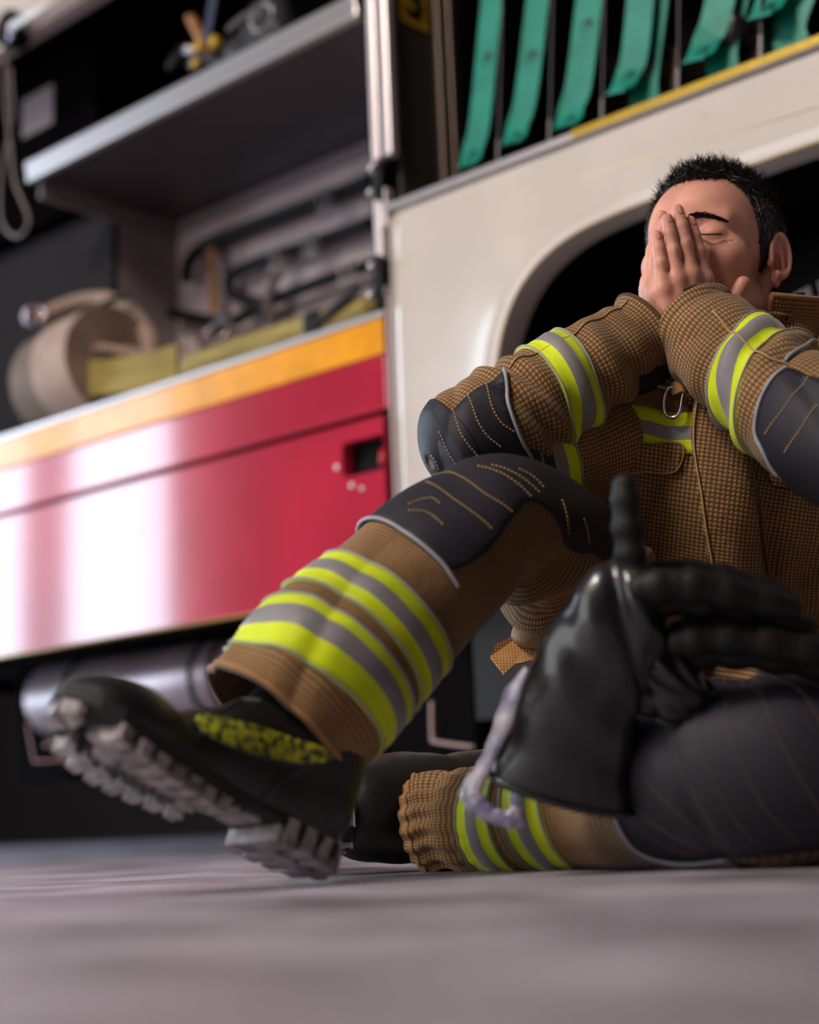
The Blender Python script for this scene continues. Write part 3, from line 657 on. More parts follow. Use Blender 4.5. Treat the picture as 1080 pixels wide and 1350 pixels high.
patch_with(RF, rf_o, [(.615, .652), (.575, .69), (.522, .735), (.431, .745), (.35, .72), (.25, .74), (.20, .80), (.22, .96), (.45, .985), (.6, .975), (.62, .94), (.618, .80)],
    [[(641, 509), (648, 537), (660, 558), (679, 571)], [(617, 524), (628, 554), (642, 576), (662, 592)], [(597, 541), (607, 574), (626, 599), (640, 611)], [(579, 572), (589, 599), (600, 614)], [(568, 603), (576, 620)]],
    pipe=[(.625, .650), (.575, .687), (.522, .732), (.431, .742), (.35, .717), (.25, .737)])
eo = RF.build('elbow_patch', PATCH, rf_o, 120, 30, v0=.885, v1=1, off=.0032)
patch_with(RU, jacket, [(.2, .05), (.5, .03), (.8, .05), (.82, .28), (.5, .30), (.18, .28)], [], name='elbow_patch')
band_px(RU, 'reflective_band', (733, 590), (738, 650), .056, jacket)
band_px(LF, 'reflective_band', (1000, 428), (962, 530), .054, lf_o)
surf_line(LF, 'seam', [(940, 412), (960, 436), (985, 455), (1010, 471), (1037, 481)], .0010, THREAD, lf_o, .003)
surf_line(LF, 'piping', [(1078, 452), (1059, 460), (1037, 477)], .0022, PIPING, lf_o, .003)
patch_with(LF, lf_o, [(.436, .598), (.5, .61), (.556, .63), (.603, .657), (.630, .705), (.68, .75), (.74, .80), (.74, .95), (.5, .965), (.42, .93), (.415, .75), (.425, .66)],
    [[(1070, 495), (1040, 535), (1010, 576)], [(1079, 536), (1060, 565), (1036, 601)]], pipe=[(.436, .597), (.5, .608), (.556, .628), (.603, .655), (.630, .703), (.68, .748)])
surf_line(RF, 'seam', [(672, 486), (700, 470), (735, 450), (775, 425), (828, 396)], .0011, THREAD, rf_o, .0015)
# trousers
band_px(RL, 'reflective_band', (405, 815), (526, 935), .054, rl_o)
band_px(RL, 'reflective_band', (470, 765), (573, 885), .054, rl_o)
patch_with(RL, rl_o, [(.06, .30), (.12, .268), (.336, .268), (.44, .264), (.508, .262), (.536, .272), (.549, .31), (.542, .345), (.517, .37), (.486, .396), (.497, .42), (.506, .445), (.48, .48), (.442, .503), (.414, .532), (.33, .56), (.15, .54), (.05, .48)],
    [[(540, 677), (564, 680), (587, 697)], [(540, 670), (569, 661), (585, 672)], [(574, 630), (591, 627), (611, 634), (642, 654), (677, 679)], [(564, 639), (601, 664), (648, 700)], [(630, 618), (671, 635), (700, 659)],
     [(648, 618), (693, 637), (712, 655)], [(683, 622), (703, 633), (717, 650)], [(738, 660), (744, 690), (746, 708)], [(765, 685), (772, 705), (775, 720)]], name='knee_patch', off=.0035,
    pipe=[(.06, .272), (.12, .266), (.336, .266), (.44, .262), (.508, .260), (.53, .258), (.56, .256)])
if 0: surf_line(RL, 'piping', [(.531, .47), (.59, .515), (.67, .57), (.76, .62)], .0015, PIPING, rl_o, .002)
band_px(LL, 'reflective_band', (622, 1060), (640, 1130), .052, ll_o)
band_px(LL, 'reflective_band', (688, 1070), (715, 1130), .052, ll_o)
rings = []
for k in range(13): 
    v = .325+.0155*k; rings.append([(.16, v-.012), (.28, v-.008), (.38, v-.002), (.48, v+.002), (.57, v+.010), (.64, v+.022)])
patch_with(LL, ll_o, [(.14, .36), (.20, .33), (.3, .315), (.489, .312), (.56, .311), (.615, .313), (.645, .325), (.665, .36), (.66, .40), (.65, .45), (.64, .55), (.60, .68), (.2, .68), (.10, .5)], rings, name='knee_patch', off=.0035,
    pipe=[(.14, .358), (.20, .328), (.3, .313), (.489, .310), (.56, .309), (.615, .311), (.645, .323), (.665, .358)], dash=.006, sr=.0006, sm=mat('dull_thread', (104, 78, 56), .8))
# chest
def strip(L, name, line, width, parent, off=.003):
    """straight piece of yellow / silver / yellow tape following a line of picked points"""
    q = spline(L.toUV(line), 60); d = np.gradient(q, axis=0); d = d*np.array([L.circ, L.len]); d /= np.linalg.norm(d, axis=1)[:, None]; n = np.stack([-d[:, 1]/L.circ, d[:, 0]/L.len], 1)
    e = [-1, -.7, -.38, -.34, 0, .34, .38, .7, 1.]; V = []; UV = []; F = []; I = []
    for k in e:
        r_ = q+n*k*width/2; V.append(L.ev(r_[:, 0], r_[:, 1], off)); UV.append(r_*np.array([L.circ, L.len]))
    for i in range(8):
        for j in range(59): F.append((i*60+j, i*60+j+1, (i+1)*60+j+1, (i+1)*60+j)); I.append(1 if i in (3, 4) else 0)
    return mesh_obj(name, np.concatenate(V), F, None, parent, uv=np.concatenate(UV), mats=[YEL, SILV], midx=I, solid=.004)
strip(TOR, 'reflective_band', [(768, 572), (808, 561), (850, 562), (880, 571), (920, 570)], .034, tor_o)
strip(TOR, 'reflective_band', [(985, 575), (1030, 580), (1090, 590)], .034, tor_o)
yoke = mat('brown_suede_yoke', (120, 78, 48), .8, bump=.0003, bscale=300, var=.15, vscale=20)
surf_patch(TOR, 'yoke', [(800, 520), (850, 508), (905, 530), (912, 550), (880, 552), (845, 546), (800, 545)], yoke, tor_o, off=.0025, h=.004)
fl, _ = surf_patch(TOR, 'storm_flap', [(.408, .84), (.409, .76), (.410, .67), (.425, .58), (.439, .492), (.45, .40), (.455, .33), (.52, .33), (.506, .43), (.485, .55), (.461, .675), (.455, .76), (.453, .84)], TAN, tor_o, off=.009, h=.004, th=.004)
surf_line(TOR, 'seam', [(.4565, .80), (.463, .675), (.487, .55), (.508, .43), (.522, .33)], .0016, mat('dark_seam', (52, 32, 20), .8), tor_o, .010)
surf_line(TOR, 'seam', [(.4115, .80), (.4125, .67), (.4275, .58), (.4415, .492), (.4525, .40)], .0012, THREAD, fl, .0105)
pf, _ = surf_patch(TOR, 'pocket_flap', [(815, 586), (856, 584), (900, 588), (897, 606), (892, 622), (854, 625), (815, 627), (813, 606)], TAN, tor_o, off=.007, h=.003, th=.003)
surf_line(TOR, 'seam', [(815, 586), (856, 584), (900, 588), (893, 621), (854, 624), (815, 626)], .0009, THREAD, pf, .0075)
pf, _ = surf_patch(TOR, 'pocket_flap', [(1011, 607), (1020, 603), (1060, 610), (1100, 618), (1102, 650), (1060, 644), (1018, 640), (1011, 630)], TAN, tor_o, off=.012, h=.003, th=.004)
surf_line(TOR, 'seam', [(1012, 632), (1020, 642), (1060, 646), (1100, 652)], .0022, MATS['dark_seam'], pf, .008)
# carabiner on its loop
def tp(x, y, off): u, v = TOR.pick(x, y); return TOR.ev(u, v, off)
cb = [tp(x, y, .014) for x, y in ((896, 516), (885, 515), (878, 523), (878, 538), (880, 549), (886, 554), (893, 551), (897, 543), (900, 530), (901, 521))]
MB().tube(spline(cb, 60, True), .0024, 8, True).build('carabiner', mat('bright_steel', (190, 186, 176), .25, metal=1), tor_o)
mb = MB().ribbon(spline([tp(x, y, o_) for x, y, o_ in ((886, 517, .012), (897, 515, .019), (905, 516, .012), (912, 520, .010))], 20), (0, 0, 1), .014, .004); mb.build('hanger_loop', TRIM_TAN, tor_o, smooth=False)
MB().tube(spline([tp(x, y, .006) for x, y in ((860, 507), (872, 511), (884, 514))], 16), .002, 8).build('cord', PIPING, tor_o)
# collar standing up round the neck, open at the front
CU0, CU1 = .43, 1.30
co = COLL.build('collar', TAN, jacket, 200, 40, solid=.006, u0=CU0, u1=CU1)
u = np.r_[np.full(12, CU0), np.linspace(CU0, CU1, 120), np.full(12, CU1)]; vv = np.r_[np.linspace(.2, .99, 12), np.full(120, .995), np.linspace(.99, .2, 12)]; MB().tube(COLL.ev(u, vv, -.002), .0035, 8).build('collar_hem', TRIM_TAN, co)
# jacket tail lying between the legs
q = np.array([P(x, y, Y) for x, y, Y in ((654, 850, 1.78), (646, 867, 1.77), (664, 890, 1.765), (679, 877, 1.77), (705, 871, 1.775), (740, 850, 1.80), (745, 820, 1.84), (700, 830, 1.82))])
c = q.mean(0); mb = MB(); n = len(q); nrm = np.array([.1, -.9, .3])*.004
mb.add(np.vstack([q, q+nrm]), [tuple(range(n))[::-1], tuple(range(n, 2*n))]+[(i, (i+1) % n, (i+1) % n+n, i+n) for i in range(n)])
me_uv = np.vstack([q, q+nrm])[:, [0, 2]]
mesh_obj('jacket_tail', mb.V, mb.F, TRIM_TAN, jacket, smooth=False, uv=me_uv)
# ------------------------------------------------------------------ signed-distance modelling
def surface_nets(f, lo, hi, h):
    lo = np.array(lo, float); n = np.ceil((np.array(hi)-lo)/h).astype(int)+1
    ax = [lo[k]+h*np.arange(n[k]) for k in range(3)]
    D = np.empty(n, np.float32); Yg, Zg = np.meshgrid(ax[1], ax[2], indexing='ij')
    step = max(1, int(400000/(n[1]*n[2])))
    for i in range(0, n[0], step):
        X = ax[0][i:i+step]; p = np.empty((len(X), n[1], n[2], 3), np.float32); p[..., 0] = X[:, None, None]; p[..., 1] = Yg; p[..., 2] = Zg
        D[i:i+step] = f(p)
    S = D < 0; acc = np.zeros(tuple(n-1)+(3,), np.float32); cnt = np.zeros(tuple(n-1), np.float32)
    cs = [(0, 0, 0), (1, 0, 0), (0, 1, 0), (1, 1, 0), (0, 0, 1), (1, 0, 1), (0, 1, 1), (1, 1, 1)]
    sl = lambda c: tuple(slice(c[k], n[k]-1+c[k]) for k in range(3))
    for a in range(8):
        for b in range(a+1, 8):
            if sum(abs(cs[a][k]-cs[b][k]) for k in range(3)) != 1: continue
            da, db = D[sl(cs[a])], D[sl(cs[b])]; m_ = (da < 0) != (db < 0)
            t = np.where(m_, da/(da-db+1e-20), 0)
            for k in range(3): acc[..., k] += np.where(m_, cs[a][k]+t*(cs[b][k]-cs[a][k]), 0)
            cnt += m_
    act = cnt > 0; idx = -np.ones(tuple(n-1), int); idx[act] = np.arange(act.sum())
    ijk = np.argwhere(act); V = lo+h*(ijk+acc[act]/cnt[act][:, None]); F = []
    for k in range(3):
        o = [(1, 2), (2, 0), (0, 1)][k]
        a = S; sl0 = [slice(1, -1)]*3; sl0[k] = slice(0, n[k]-1); sl1 = list(sl0); sl1[k] = slice(1, n[k])
        s0 = S[tuple(sl0)]; s1 = S[tuple(sl1)]
        for flip, mk in ((False, s0 & ~s1), (True, ~s0 & s1)):
            e = np.argwhere(mk); e += np.array([1 if q != k else 0 for q in range(3)])
            def g(d0, d1):
                q = e.copy(); q[:, o[0]] -= d0; q[:, o[1]] -= d1; return idx[q[:, 0], q[:, 1], q[:, 2]]
            Q = np.stack([g(0, 0), g(1, 0), g(1, 1), g(0, 1)], 1)
            if flip: Q = Q[:, ::-1]
            F.append(Q)
    F = np.concatenate(F); F = F[(F >= 0).all(1)]
    return V, F
def dot(a): return (a*a).sum(-1)
def ell(p, c, r, rot=None):
    q = p-np.array(c, np.float32)
    if rot is not None: q = q@np.array(rot, np.float32)
    r = np.array(r, np.float32); k0 = np.sqrt(dot(q/r)); k1 = np.sqrt(dot(q/(r*r)))+1e-9; return k0*(k0-1)/k1
def cap(p, a, b, ra, rb=None):
    rb = ra if rb is None else rb; a = np.array(a, np.float32); b = np.array(b, np.float32); ab = b-a
    t = np.clip(((p-a)@ab)/(ab@ab+1e-12), 0, 1); return np.sqrt(dot(p-a-t[..., None]*ab))-(ra+(rb-ra)*t)
def smin(a, b, k): h = np.clip(.5+.5*(b-a)/k, 0, 1); return b*(1-h)+a*h-k*h*(1-h)
def smax(a, b, k): return -smin(-a, -b, k)
def rx(a): c, s = math.cos(a), math.sin(a); return np.array([[1, 0, 0], [0, c, -s], [0, s, c]])
def ry(a): c, s = math.cos(a), math.sin(a); return np.array([[c, 0, s], [0, 1, 0], [-s, 0, c]])
def rz(a): c, s = math.cos(a), math.sin(a); return np.array([[c, -s, 0], [s, c, 0], [0, 0, 1]])
# ------------------------------------------------------------------ head (x = his left, y = forward, z = up)
EARR = rz(math.radians(-24))@ry(math.radians(8))
def ear(p, sx):
    q = p*np.array([sx, 1, 1], np.float32)-np.array([.0765, -.012, .010], np.float32)
    q = q*np.float32(1.1)@np.array(rx(math.radians(-10)), np.float32)@np.array(rz(math.radians(28)), np.float32)
    # local: x outward, y forward, z up
    d = ell(q, (.004, -.004, .004), (.0075, .0165, .029))
    d = smin(d, ell(q, (.003, .001, -.026), (.0055, .0085, .011)), .006)
    a = np.arctan2(q[..., 2]-.006, (q[..., 1]+.004)*1.55); R_ = 1.0
    ex = (q[..., 1]+.004)/.0165; ez = (q[..., 2]-.006)/.0275; rr = np.sqrt(ex*ex+ez*ez)+1e-6
    ringd = np.sqrt(((rr-1)*.0195)**2+(q[..., 0]-.010)**2)-.0036
    ringd = ringd+np.where((q[..., 1] > .004) & (q[..., 2] < -.006), .004, 0)
    d = smin(d, ringd, .004)
    d = smax(d, -ell(q, (.013, .001, -.003), (.0125, .0085, .0125)), .0025)
    d = smax(d, -cap(q, (.012, -.010, .016), (.012, -.013, -.006), .0042), .002)
    d = smax(d, -cap(q, (.012, .000, .024), (.012, -.009, .018), .004), .002)
    d = smin(d, cap(q, (.009, -.008, -.010), (.009, -.0045, .014), .0024), .003)
    d = smin(d, ell(q, (.006, .0125, -.006), (.005, .0035, .006)), .003)
    return d
def headf(p):
    ax = np.abs(p[..., 0]); m_ = np.stack([ax, p[..., 1], p[..., 2]], -1)
    d = ell(p, (0, -.020, .045), (.0765, .095, .088))
    d = smin(d, ell(p, (0, .028, .045), (.064, .060, .058)), .02)
    d = smin(d, ell(m_, (.0, .040, -.02), (.060, .050, .066)), .02)
    d = smin(d, ell(m_, (.044, .050, -.012), (.022, .026, .020)), .015)
    d = smin(d, cap(m_, (.054, -.005, -.052), (.030, .060, -.088), .018, .018), .03)
    d = smin(d, ell(p, (0, .072, -.093), (.024, .022, .021)), .02)
    d = smin(d, cap(m_, (.0, .083, .030), (.042, .066, .030), .012, .010), .012)
    d = smax(d, -ell(m_, (.032, .101, .008), (.019, .014, .012)), .012)
    d = smin(d, ell(m_, (.031, .074, .007), (.0155, .0135, .0115)), .006)
    d = smax(d, -cap(m_, (.020, .0905, .0025), (.031, .0910, -.0005), .0007), .002)
    d = smax(d, -cap(m_, (.031, .0910, -.0005), (.045, .0815, .002), .0007), .002)
    d = smax(d, -cap(m_, (.021, .0885, .013), (.033, .0905, .0145), .0008), .003)
    d = smax(d, -cap(m_, (.033, .0905, .0145), (.046, .080, .011), .0008), .003)
    for k, (zz, ln) in enumerate(((-.001, .010), (.004, .011), (.008, .010), (-.006, .009))):
        d = smax(d, -cap(m_, (.050, .0745, zz+.001), (.050+ln*.6, .0705-ln*.4, zz+(k-1.2)*.002), .0006), .002)
    d = smax(d, -cap(p, (.006, .0965, .026), (.004, .0945, .042), .0008), .004)
    d = smax(d, -cap(p, (-.006, .0965, .026), (-.004, .0945, .042), .0008), .004)
    d = smin(d, cap(p, (0, .090, .012), (0, .112, -.028), .0085, .0120), .010)
    d = smin(d, ell(m_, (.011, .102, -.034), (.0085, .011, .008)), .006)
    d = smin(d, ell(p, (0, .090, -.058), (.024, .012, .008)), .008)
    d = smin(d, ell(p, (0, .088, -.069), (.020, .012, .007)), .006)
    d = smax(d, -cap(m_, (0, .103, -.063), (.022, .092, -.064), .001), .003)
    nk = cap(p, (0.01, -.035, -.05), (0.03, -.075, -.17), .055, .052)
    d = smin(d, nk, .025)
    e = np.full(d.shape, 1., np.float32)
    mask = ax > .055
    if mask.any():
        q = p[mask]; sx = np.sign(q[..., 0]); e[mask] = ear(np.stack([np.abs(q[..., 0]), q[..., 1], q[..., 2]], -1), 1)
    d = smin(d, e, .004)
    return d
HY, HP, HR = math.radians(29), math.radians(10), math.radians(3); HS = np.array([.98, 1.05, 1.005])     # turned to his right, tipped back
HEADC = P(936, 361, 1.86)
# local -> world: his left = +x in the picture when he faces us
base = np.array([[1, 0, 0], [0, -1, 0], [0, 0, 1.]]).T      # local y (forward) -> -Y ; mirrored x fixed below
def head_rot():
    yaw = HY; fwd = np.array([-math.sin(yaw), -math.cos(yaw), 0]); up = np.array([0, 0, 1.]); lf = np.cross(up, fwd)*-1
    lf = np.array([math.cos(yaw), -math.sin(yaw), 0])          # his left
    M = np.stack([lf, fwd, up], 1)
    return M
HRm = head_rot()@rx(HP)@ry(HR)
def h2w(q): return HEADC+(np.asarray(q)*HS)@HRm.T
HV, HF = surface_nets(headf, (-.10, -.13, -.20), (.10, .14, .145), .00165)
print('head', len(HV), 'det', np.linalg.det(HRm))
# ------------------------------------------------------------------ hands (x = thumb side, y = to the fingertips, z = back of the hand)
FN = dict(index=((.0300, .094, 0), .070, .0088), middle=((.0100, .099, .002), .078, .0090), ring=((-.0095, .094, .001), .073, .0085), little=((-.0275, .084, -.002), .065, .0078))
def finger_chain(base_, ln, spread, curls, k=(.46, .29, .25)):
    p = np.array(base_, float); pts = [p]; a = 0
    for f_, c in zip(k, curls):
        a += c; d = np.array([math.sin(spread)*math.cos(a), math.cos(spread)*math.cos(a), -math.sin(a)]); p = p+d*ln*f_; pts.append(p)
    return pts
def hand_geo(spread=(.0, 0, 0, 0), curl=(.06, .10, .06), thumb=None):
    fs = []
    for i, n_ in enumerate(('index', 'middle', 'ring', 'little')):
        b, l, r = FN[n_]; fs.append((finger_chain(b, l, spread[i], curl), r))
    th = thumb or [(.024, .022, -.010), (.047, .052, -.018), (.060, .083, -.016), (.066, .108, -.010)]
    return fs, [np.array(t, float) for t in th]
def handf(geo):
    fs, th = geo
    def f(p):
        d = cap(p, (0.002, -.10, 0), (0.002, .005, 0), .026, .0235)
        q = p*np.array([1, 1, 1.35], np.float32)
        d = cap(q, (0.001, -.008, 0), (0.001, .0, 0), .025, .0265)
        mcs = [((.014, .015, 0), fs[0][0][0], .0135, .0118), ((.004, .015, .001), fs[1][0][0], .0135, .0122), ((-.006, .015, .001), fs[2][0][0], .0135, .0116), ((-.014, .015, -.001), fs[3][0][0], .0135, .0105)]
        for a, b, r0, r1 in mcs: d = smin(d, cap(p, a, b, r0, r1), .010)
        d = smin(d, ell(p, (.004, .055, -.010), (.036, .045, .012)), .010)
        d = smin(d, cap(p, (.016, .018, -.010), th[1]*.9+np.array([.0, .0, 0]), .016, .014), .012)
        t = cap(p, th[0], th[1], .0150, .0120); t = smin(t, cap(p, th[1], th[2], .0118, .0105), .004); t = smin(t, cap(p, th[2], th[3], .0102, .0088), .003)
        d = smin(d, t, .008)
        allf = None
        for pts, r in fs:
            g = cap(p, pts[0], pts[1], r*1.06, r*.98); g = smin(g, cap(p, pts[1], pts[2], r*1.0, r*.92), .002); g = smin(g, cap(p, pts[2], pts[3], r*.93, r*.80), .002)
            kn = ell(p, pts[1]+np.array([0, 0, r*.16]), (r*.9, r*1.15, r*.92)); g = smin(g, kn, .003)
            for off_ in (-.0022, .0, .0022):
                c = pts[1]+np.array([0, off_, r*1.16]); g = smax(g, -cap(p, c-np.array([r*.5, 0, 0]), c+np.array([r*.5, 0, 0]), .0005), .0016)
            tip = pts[3]*.72+pts[2]*.28; dirn = (pts[3]-pts[2])/np.linalg.norm(pts[3]-pts[2]); upn = np.cross(np.array([1, 0, 0]), dirn)
            Rn = np.stack([np.array([1, 0, 0]), dirn, upn], 1)
            nc = tip+dirn*.004+upn*r*.80
            g = smax(g, -(np.maximum(ell(p, nc, (r*.66, .0072, .0028), Rn), -(ell(p, nc, (r*.58, .0064, .0026), Rn)))), .0006)
            allf = g if allf is None else smin(allf, g, .0012)
            d_b = cap(p, np.array(pts[0])*1.0, pts[0]*.6+pts[1]*.4, r*1.1, r*1.0); d = smin(d, d_b, .007)
        d = smin(d, allf, .0028)
        for i in range(3):                                    # webs stay open between neighbouring fingers
            a = (fs[i][0][0]+fs[i+1][0][0])/2; a[1] += .020; b = (fs[i][0][2]+fs[i+1][0][2])/2
            d = smax(d, -cap(p, a+np.array([0, 0, .011]), b+np.array([0, 0, .011]), .0022, .0022), .003)
        return d
    return f
def frame(y, z):          # rotation with given finger direction and back-of-hand direction (right-handed), thumb side = y x z
    y = np.array(y, float); y /= np.linalg.norm(y); z = np.array(z, float); z -= y*(z@y); z /= np.linalg.norm(z); x = np.cross(y, z); return np.stack([x, y, z], 1)
lg = hand_geo(spread=(-.07, -.02, .035, .085), curl=(.05, .08, .04), thumb=[(.024, .022, -.008), (.050, .045, -.010), (.070, .066, -.004), (.082, .088, .004)])
LV, LF_ = surface_nets(handf(lg), (-.05, -.07, -.05), (.10, .19, .04), .0012)
rg = hand_geo(spread=(-.07, -.02, .035, .085), curl=(.05, .08, .05), thumb=[(.024, .022, -.010), (.044, .050, -.016), (.052, .080, -.016), (.055, .104, -.012)])
RV, RF_ = surface_nets(handf(rg), (-.05, -.07, -.05), (.10, .19, .04), .0013)
# left hand: finger direction up along the nose, back facing camera-right
WL = P(912, 478, 1.755); TL = P(889, 272, 1.725)
Ml = frame(TL-WL, (.42, -.90, .02)); 
if (Ml[:, 0]@np.array([1, .9, 0])) < 0: pass
print('left thumb dir', Ml[:, 0])
lw = WL+LV@Ml.T if (Ml[:, 0]@np.array([.6, .8, 0])) > 0 else WL+(LV*np.array([-1, 1, 1]))@Ml.T
lflip = (Ml[:, 0]@np.array([.6, .8, 0])) <= 0
# right hand: seen from its little-finger edge, back facing camera-left
WR = P(856, 486, 1.790); TR = P(867, 284, 1.745)
Mr = frame(TR-WR, (-1, -.02, .05)); rflip = (Mr[:, 0]@np.array([.3, .9, 0])) <= 0
rw = WR+(RV*np.array([-1 if rflip else 1, 1, 1]))@Mr.T
# ------------------------------------------------------------------ hidden torso and limbs, coarse
J = dict(pel=P(905, 1000, 2.02), ch=P(955, 640, 1.95), nk=P(998, 440, 1.935), rs=P(870, 545, 1.90), ls=P(1120, 500, 1.97), re=P(612, 590, 1.70), le=P(1150, 608, 1.55),
    rh=P(870, 960, 2.02), lh=P(960, 990, 2.04), rk=P(668, 700, 1.65), ra=P(405, 1000, 1.50), lk=gp(1105, 1.53, .09), la=gp(580, 1.75, .05), rwr=P(853, 462, 1.785), lwr=P(918, 446, 1.765))
def bodyf(p):
    d = cap(p, J['pel'], J['ch'], .10, .105); d = smin(d, cap(p, J['ch'], J['nk'], .10, .05), .04)
    d = smin(d, cap(p, J['rs'], J['ls'], .05), .04)
    for a, b, r0, r1 in (('rs', 're', .04, .03), ('re', 'rwr', .028, .020), ('ls', 'le', .04, .03), ('le', 'lwr', .028, .020), ('rh', 'rk', .028, .026), ('rk', 'ra', .03, .03), ('lh', 'lk', .055, .045), ('lk', 'la', .045, .034)):
        d = smin(d, cap(p, J[a], J[b], r0, r1), .02)
    d = smin(d, cap(p, J['nk'], h2w((0.01, -.05, -.10)), .045, .045), .02)
    return d
allJ = np.array(list(J.values())); BV, BF = surface_nets(bodyf, allJ.min(0)-.13, allJ.max(0)+.13, .009)
def orient(V, F):       # make faces point outwards
    c = V[F]; n = np.cross(c[:, 1]-c[:, 0], c[:, 2]-c[:, 0]); vol = (n*c[:, 0]).sum(); return F if vol > 0 else F[:, ::-1]
hw = h2w(HV); V = []; F = []; o_ = 0
for a, b in ((hw, HF), (lw, LF_), (rw, RF_), (BV, BF)):
    V.append(a); F.append(orient(a, b)+o_); o_ += len(a)
body = mesh_obj('body', np.concatenate(V), np.concatenate(F), SKIN, man); body.matrix_parent_inverse = MI
# ------------------------------------------------------------------ hair
HL = np.array([(0, .086), (20, .088), (28, .093), (37, .087), (45, .070), (54, .046), (62, .022), (70, .006), (73, -.004), (81, -.008), (85, .014), (90, .034), (112, .038), (124, .012), (138, -.030), (160, -.055), (180, -.06)])
def hairmask(p, j=0.):      # >0 inside the hair
    ang = np.degrees(np.arctan2(np.abs(p[..., 0]), p[..., 1]+.018)); return p[..., 2]-np.interp(ang, HL[:, 0], HL[:, 1])-j
def capf(p):
    m_ = hairmask(p); t = .0008+.006*np.clip(m_/.03, 0, 1)+.004*np.clip((p[..., 2]-.09)/.03, 0, 1)
    d = ell(p, (0, -.020, .045), (.0765, .095, .088)); d = smin(d, ell(p, (0, .028, .045), (.064, .060, .058)), .02)
    d = smin(d, ell(np.abs(p)*np.array([1, 0, 0])+p*np.array([0, 1, 1]), (.0, .040, -.02), (.060, .050, .066)), .02)
    d = smin(d, cap(p, (0, -.030, -.05), (0, -.055, -.19), .060, .062), .025)
    return np.maximum(d-t, -m_*.8)
CV, CF = surface_nets(capf, (-.10, -.14, -.08), (.10, .12, .15), .0025)
hair = mesh_obj('hair', h2w(CV), orient(h2w(CV), CF), HAIRM, man); hair.matrix_parent_inverse = MI
tri = CV[CF]; cen = tri.mean(1); nr = np.cross(tri[:, 2]-tri[:, 0], tri[:, 3]-tri[:, 1]); ar = np.linalg.norm(nr, axis=1); nr /= ar[:, None]+1e-12
out = cen-np.array([0, 0, .03]); nr *= np.sign((nr*out).sum(1))[:, None]
ok = (np.linalg.norm(cen-np.array([0, -.01, .04]), axis=1) > .06) & (hairmask(cen) > -.004); pr = ar*ok; pr /= pr.sum()
NS_ = 15000; pick = rng.choice(len(cen), NS_, p=pr); mb = MB(); SV = []; SF = []
for k, i in enumerate(pick):
    c = cen[i]+rng.normal(size=3)*.001; n = nr[i]; mk = float(hairmask(c[None])[0])
    top = min(1, max(0, (c[2]-.06)/.05)); ln = (.005+.003*min(1, max(0, mk)/.03)+.011*top)*(.7+.6*rng.rand())
    flow = np.array([0, .55*top+.1, -1+top*1.0])+rng.normal(size=3)*(.22+.2*top); flow -= n*(flow@n); flow /= np.linalg.norm(flow)+1e-9
    lift = .14+.42*top*rng.rand(); d = flow*(1-lift)+n*lift; d /= np.linalg.norm(d); s_ = np.cross(d, n); s_ /= np.linalg.norm(s_)+1e-9
    w_ = .0006; a = c-n*.0015; m2 = a+d*ln*.55; e_ = a+d*ln+flow*ln*.12; b = len(SV)
    SV += [a-s_*w_, a+s_*w_, a+n*w_, m2-s_*w_*.7, m2+s_*w_*.7, m2+n*w_*.7, e_]
    SF += [(b, b+1, b+4, b+3), (b+1, b+2, b+5, b+4), (b+2, b, b+3, b+5), (b+3, b+4, b+6), (b+4, b+5, b+6), (b+5, b+3, b+6)]
mesh_obj('hair_strands', h2w(np.array(SV)), SF, HAIRM, hair, smooth=False)
# eyebrows and lashes
for sx in (1, -1):
    SV = []; SF = []
    for k in range(520):
        t = rng.rand()**.9; x = .006+.042*t; z = .0255+.0035*math.sin(min(1, t*1.1)*PI*.8)-.004*t+rng.normal()*.0027*(1-.65*t)*min(1, .35+t*3); 
        # project onto the head surface along y
        ys = np.linspace(.11, .05, 60); q = np.stack([np.full(60, x), ys, np.full(60, z)], -1).astype(np.float32); dd = headf(q); j = np.argmax(dd < 0); y = ys[max(j, 1)]+.0006
        c = np.array([x, y, z]); d = np.array([.9, -.25-.5*t, .35-.6*t])+rng.normal(size=3)*.12; d /= np.linalg.norm(d); n = np.array([.3*t, 1, .1]); n /= np.linalg.norm(n); s_ = np.cross(d, n); w_ = .00034; ln = .0062*(1-.4*t); e_ = c+d*ln+n*.0005; b = len(SV)
        SV += [c-s_*w_, c+s_*w_, c+n*w_*2, e_]; SF += [(b, b+1, b+3), (b+1, b+2, b+3), (b+2, b, b+3)]
    SV = np.array(SV)*np.array([sx, 1, 1]); o = mesh_obj('eyebrow', h2w(SV), SF, HAIRM, man, smooth=False); o.matrix_parent_inverse = MI
    pts = spline([(.020, .0905, .0022), (.026, .0918, -.0002), (.032, .0915, -.0012), (.039, .0880, -.0004), (.046, .0818, .0018)], 24); pts[:, 0] *= sx
    SV = []; mb = MB().tube(h2w(pts), .0009, 6)
    for k in range(0, 24): 
        c = pts[k]; mb.tube(h2w(np.array([c, c+np.array([sx*.15*(k/12-.6), .9, -.5])*.004, c+np.array([sx*.2*(k/12-.6), 1.0, -.3])*.007])), np.array([.0003, .00025, .0001]), 4)
    o = mb.build('eyelashes', HAIRM, man); o.matrix_parent_inverse = MI
# dark undershirt cuff and neck
und = mat('black_knit_undershirt', (20, 17, 20), .85, bump=.0005, bscale=300)
CU = Loft([(P(862, 470, 1.785), .034, .036), (P(842, 478, 1.775), .036, .038), (P(815, 480, 1.76), .036, .038)])
CU.build('inner_cuff', und, jacket, 60, 20)
NB = Loft([(P(998, 455, 1.915), .075, .075), (P(996, 420, 1.905), .066, .066), (P(992, 400, 1.90), .064, .064)]); NB.build('undershirt_neck', und, jacket, 60, 20)
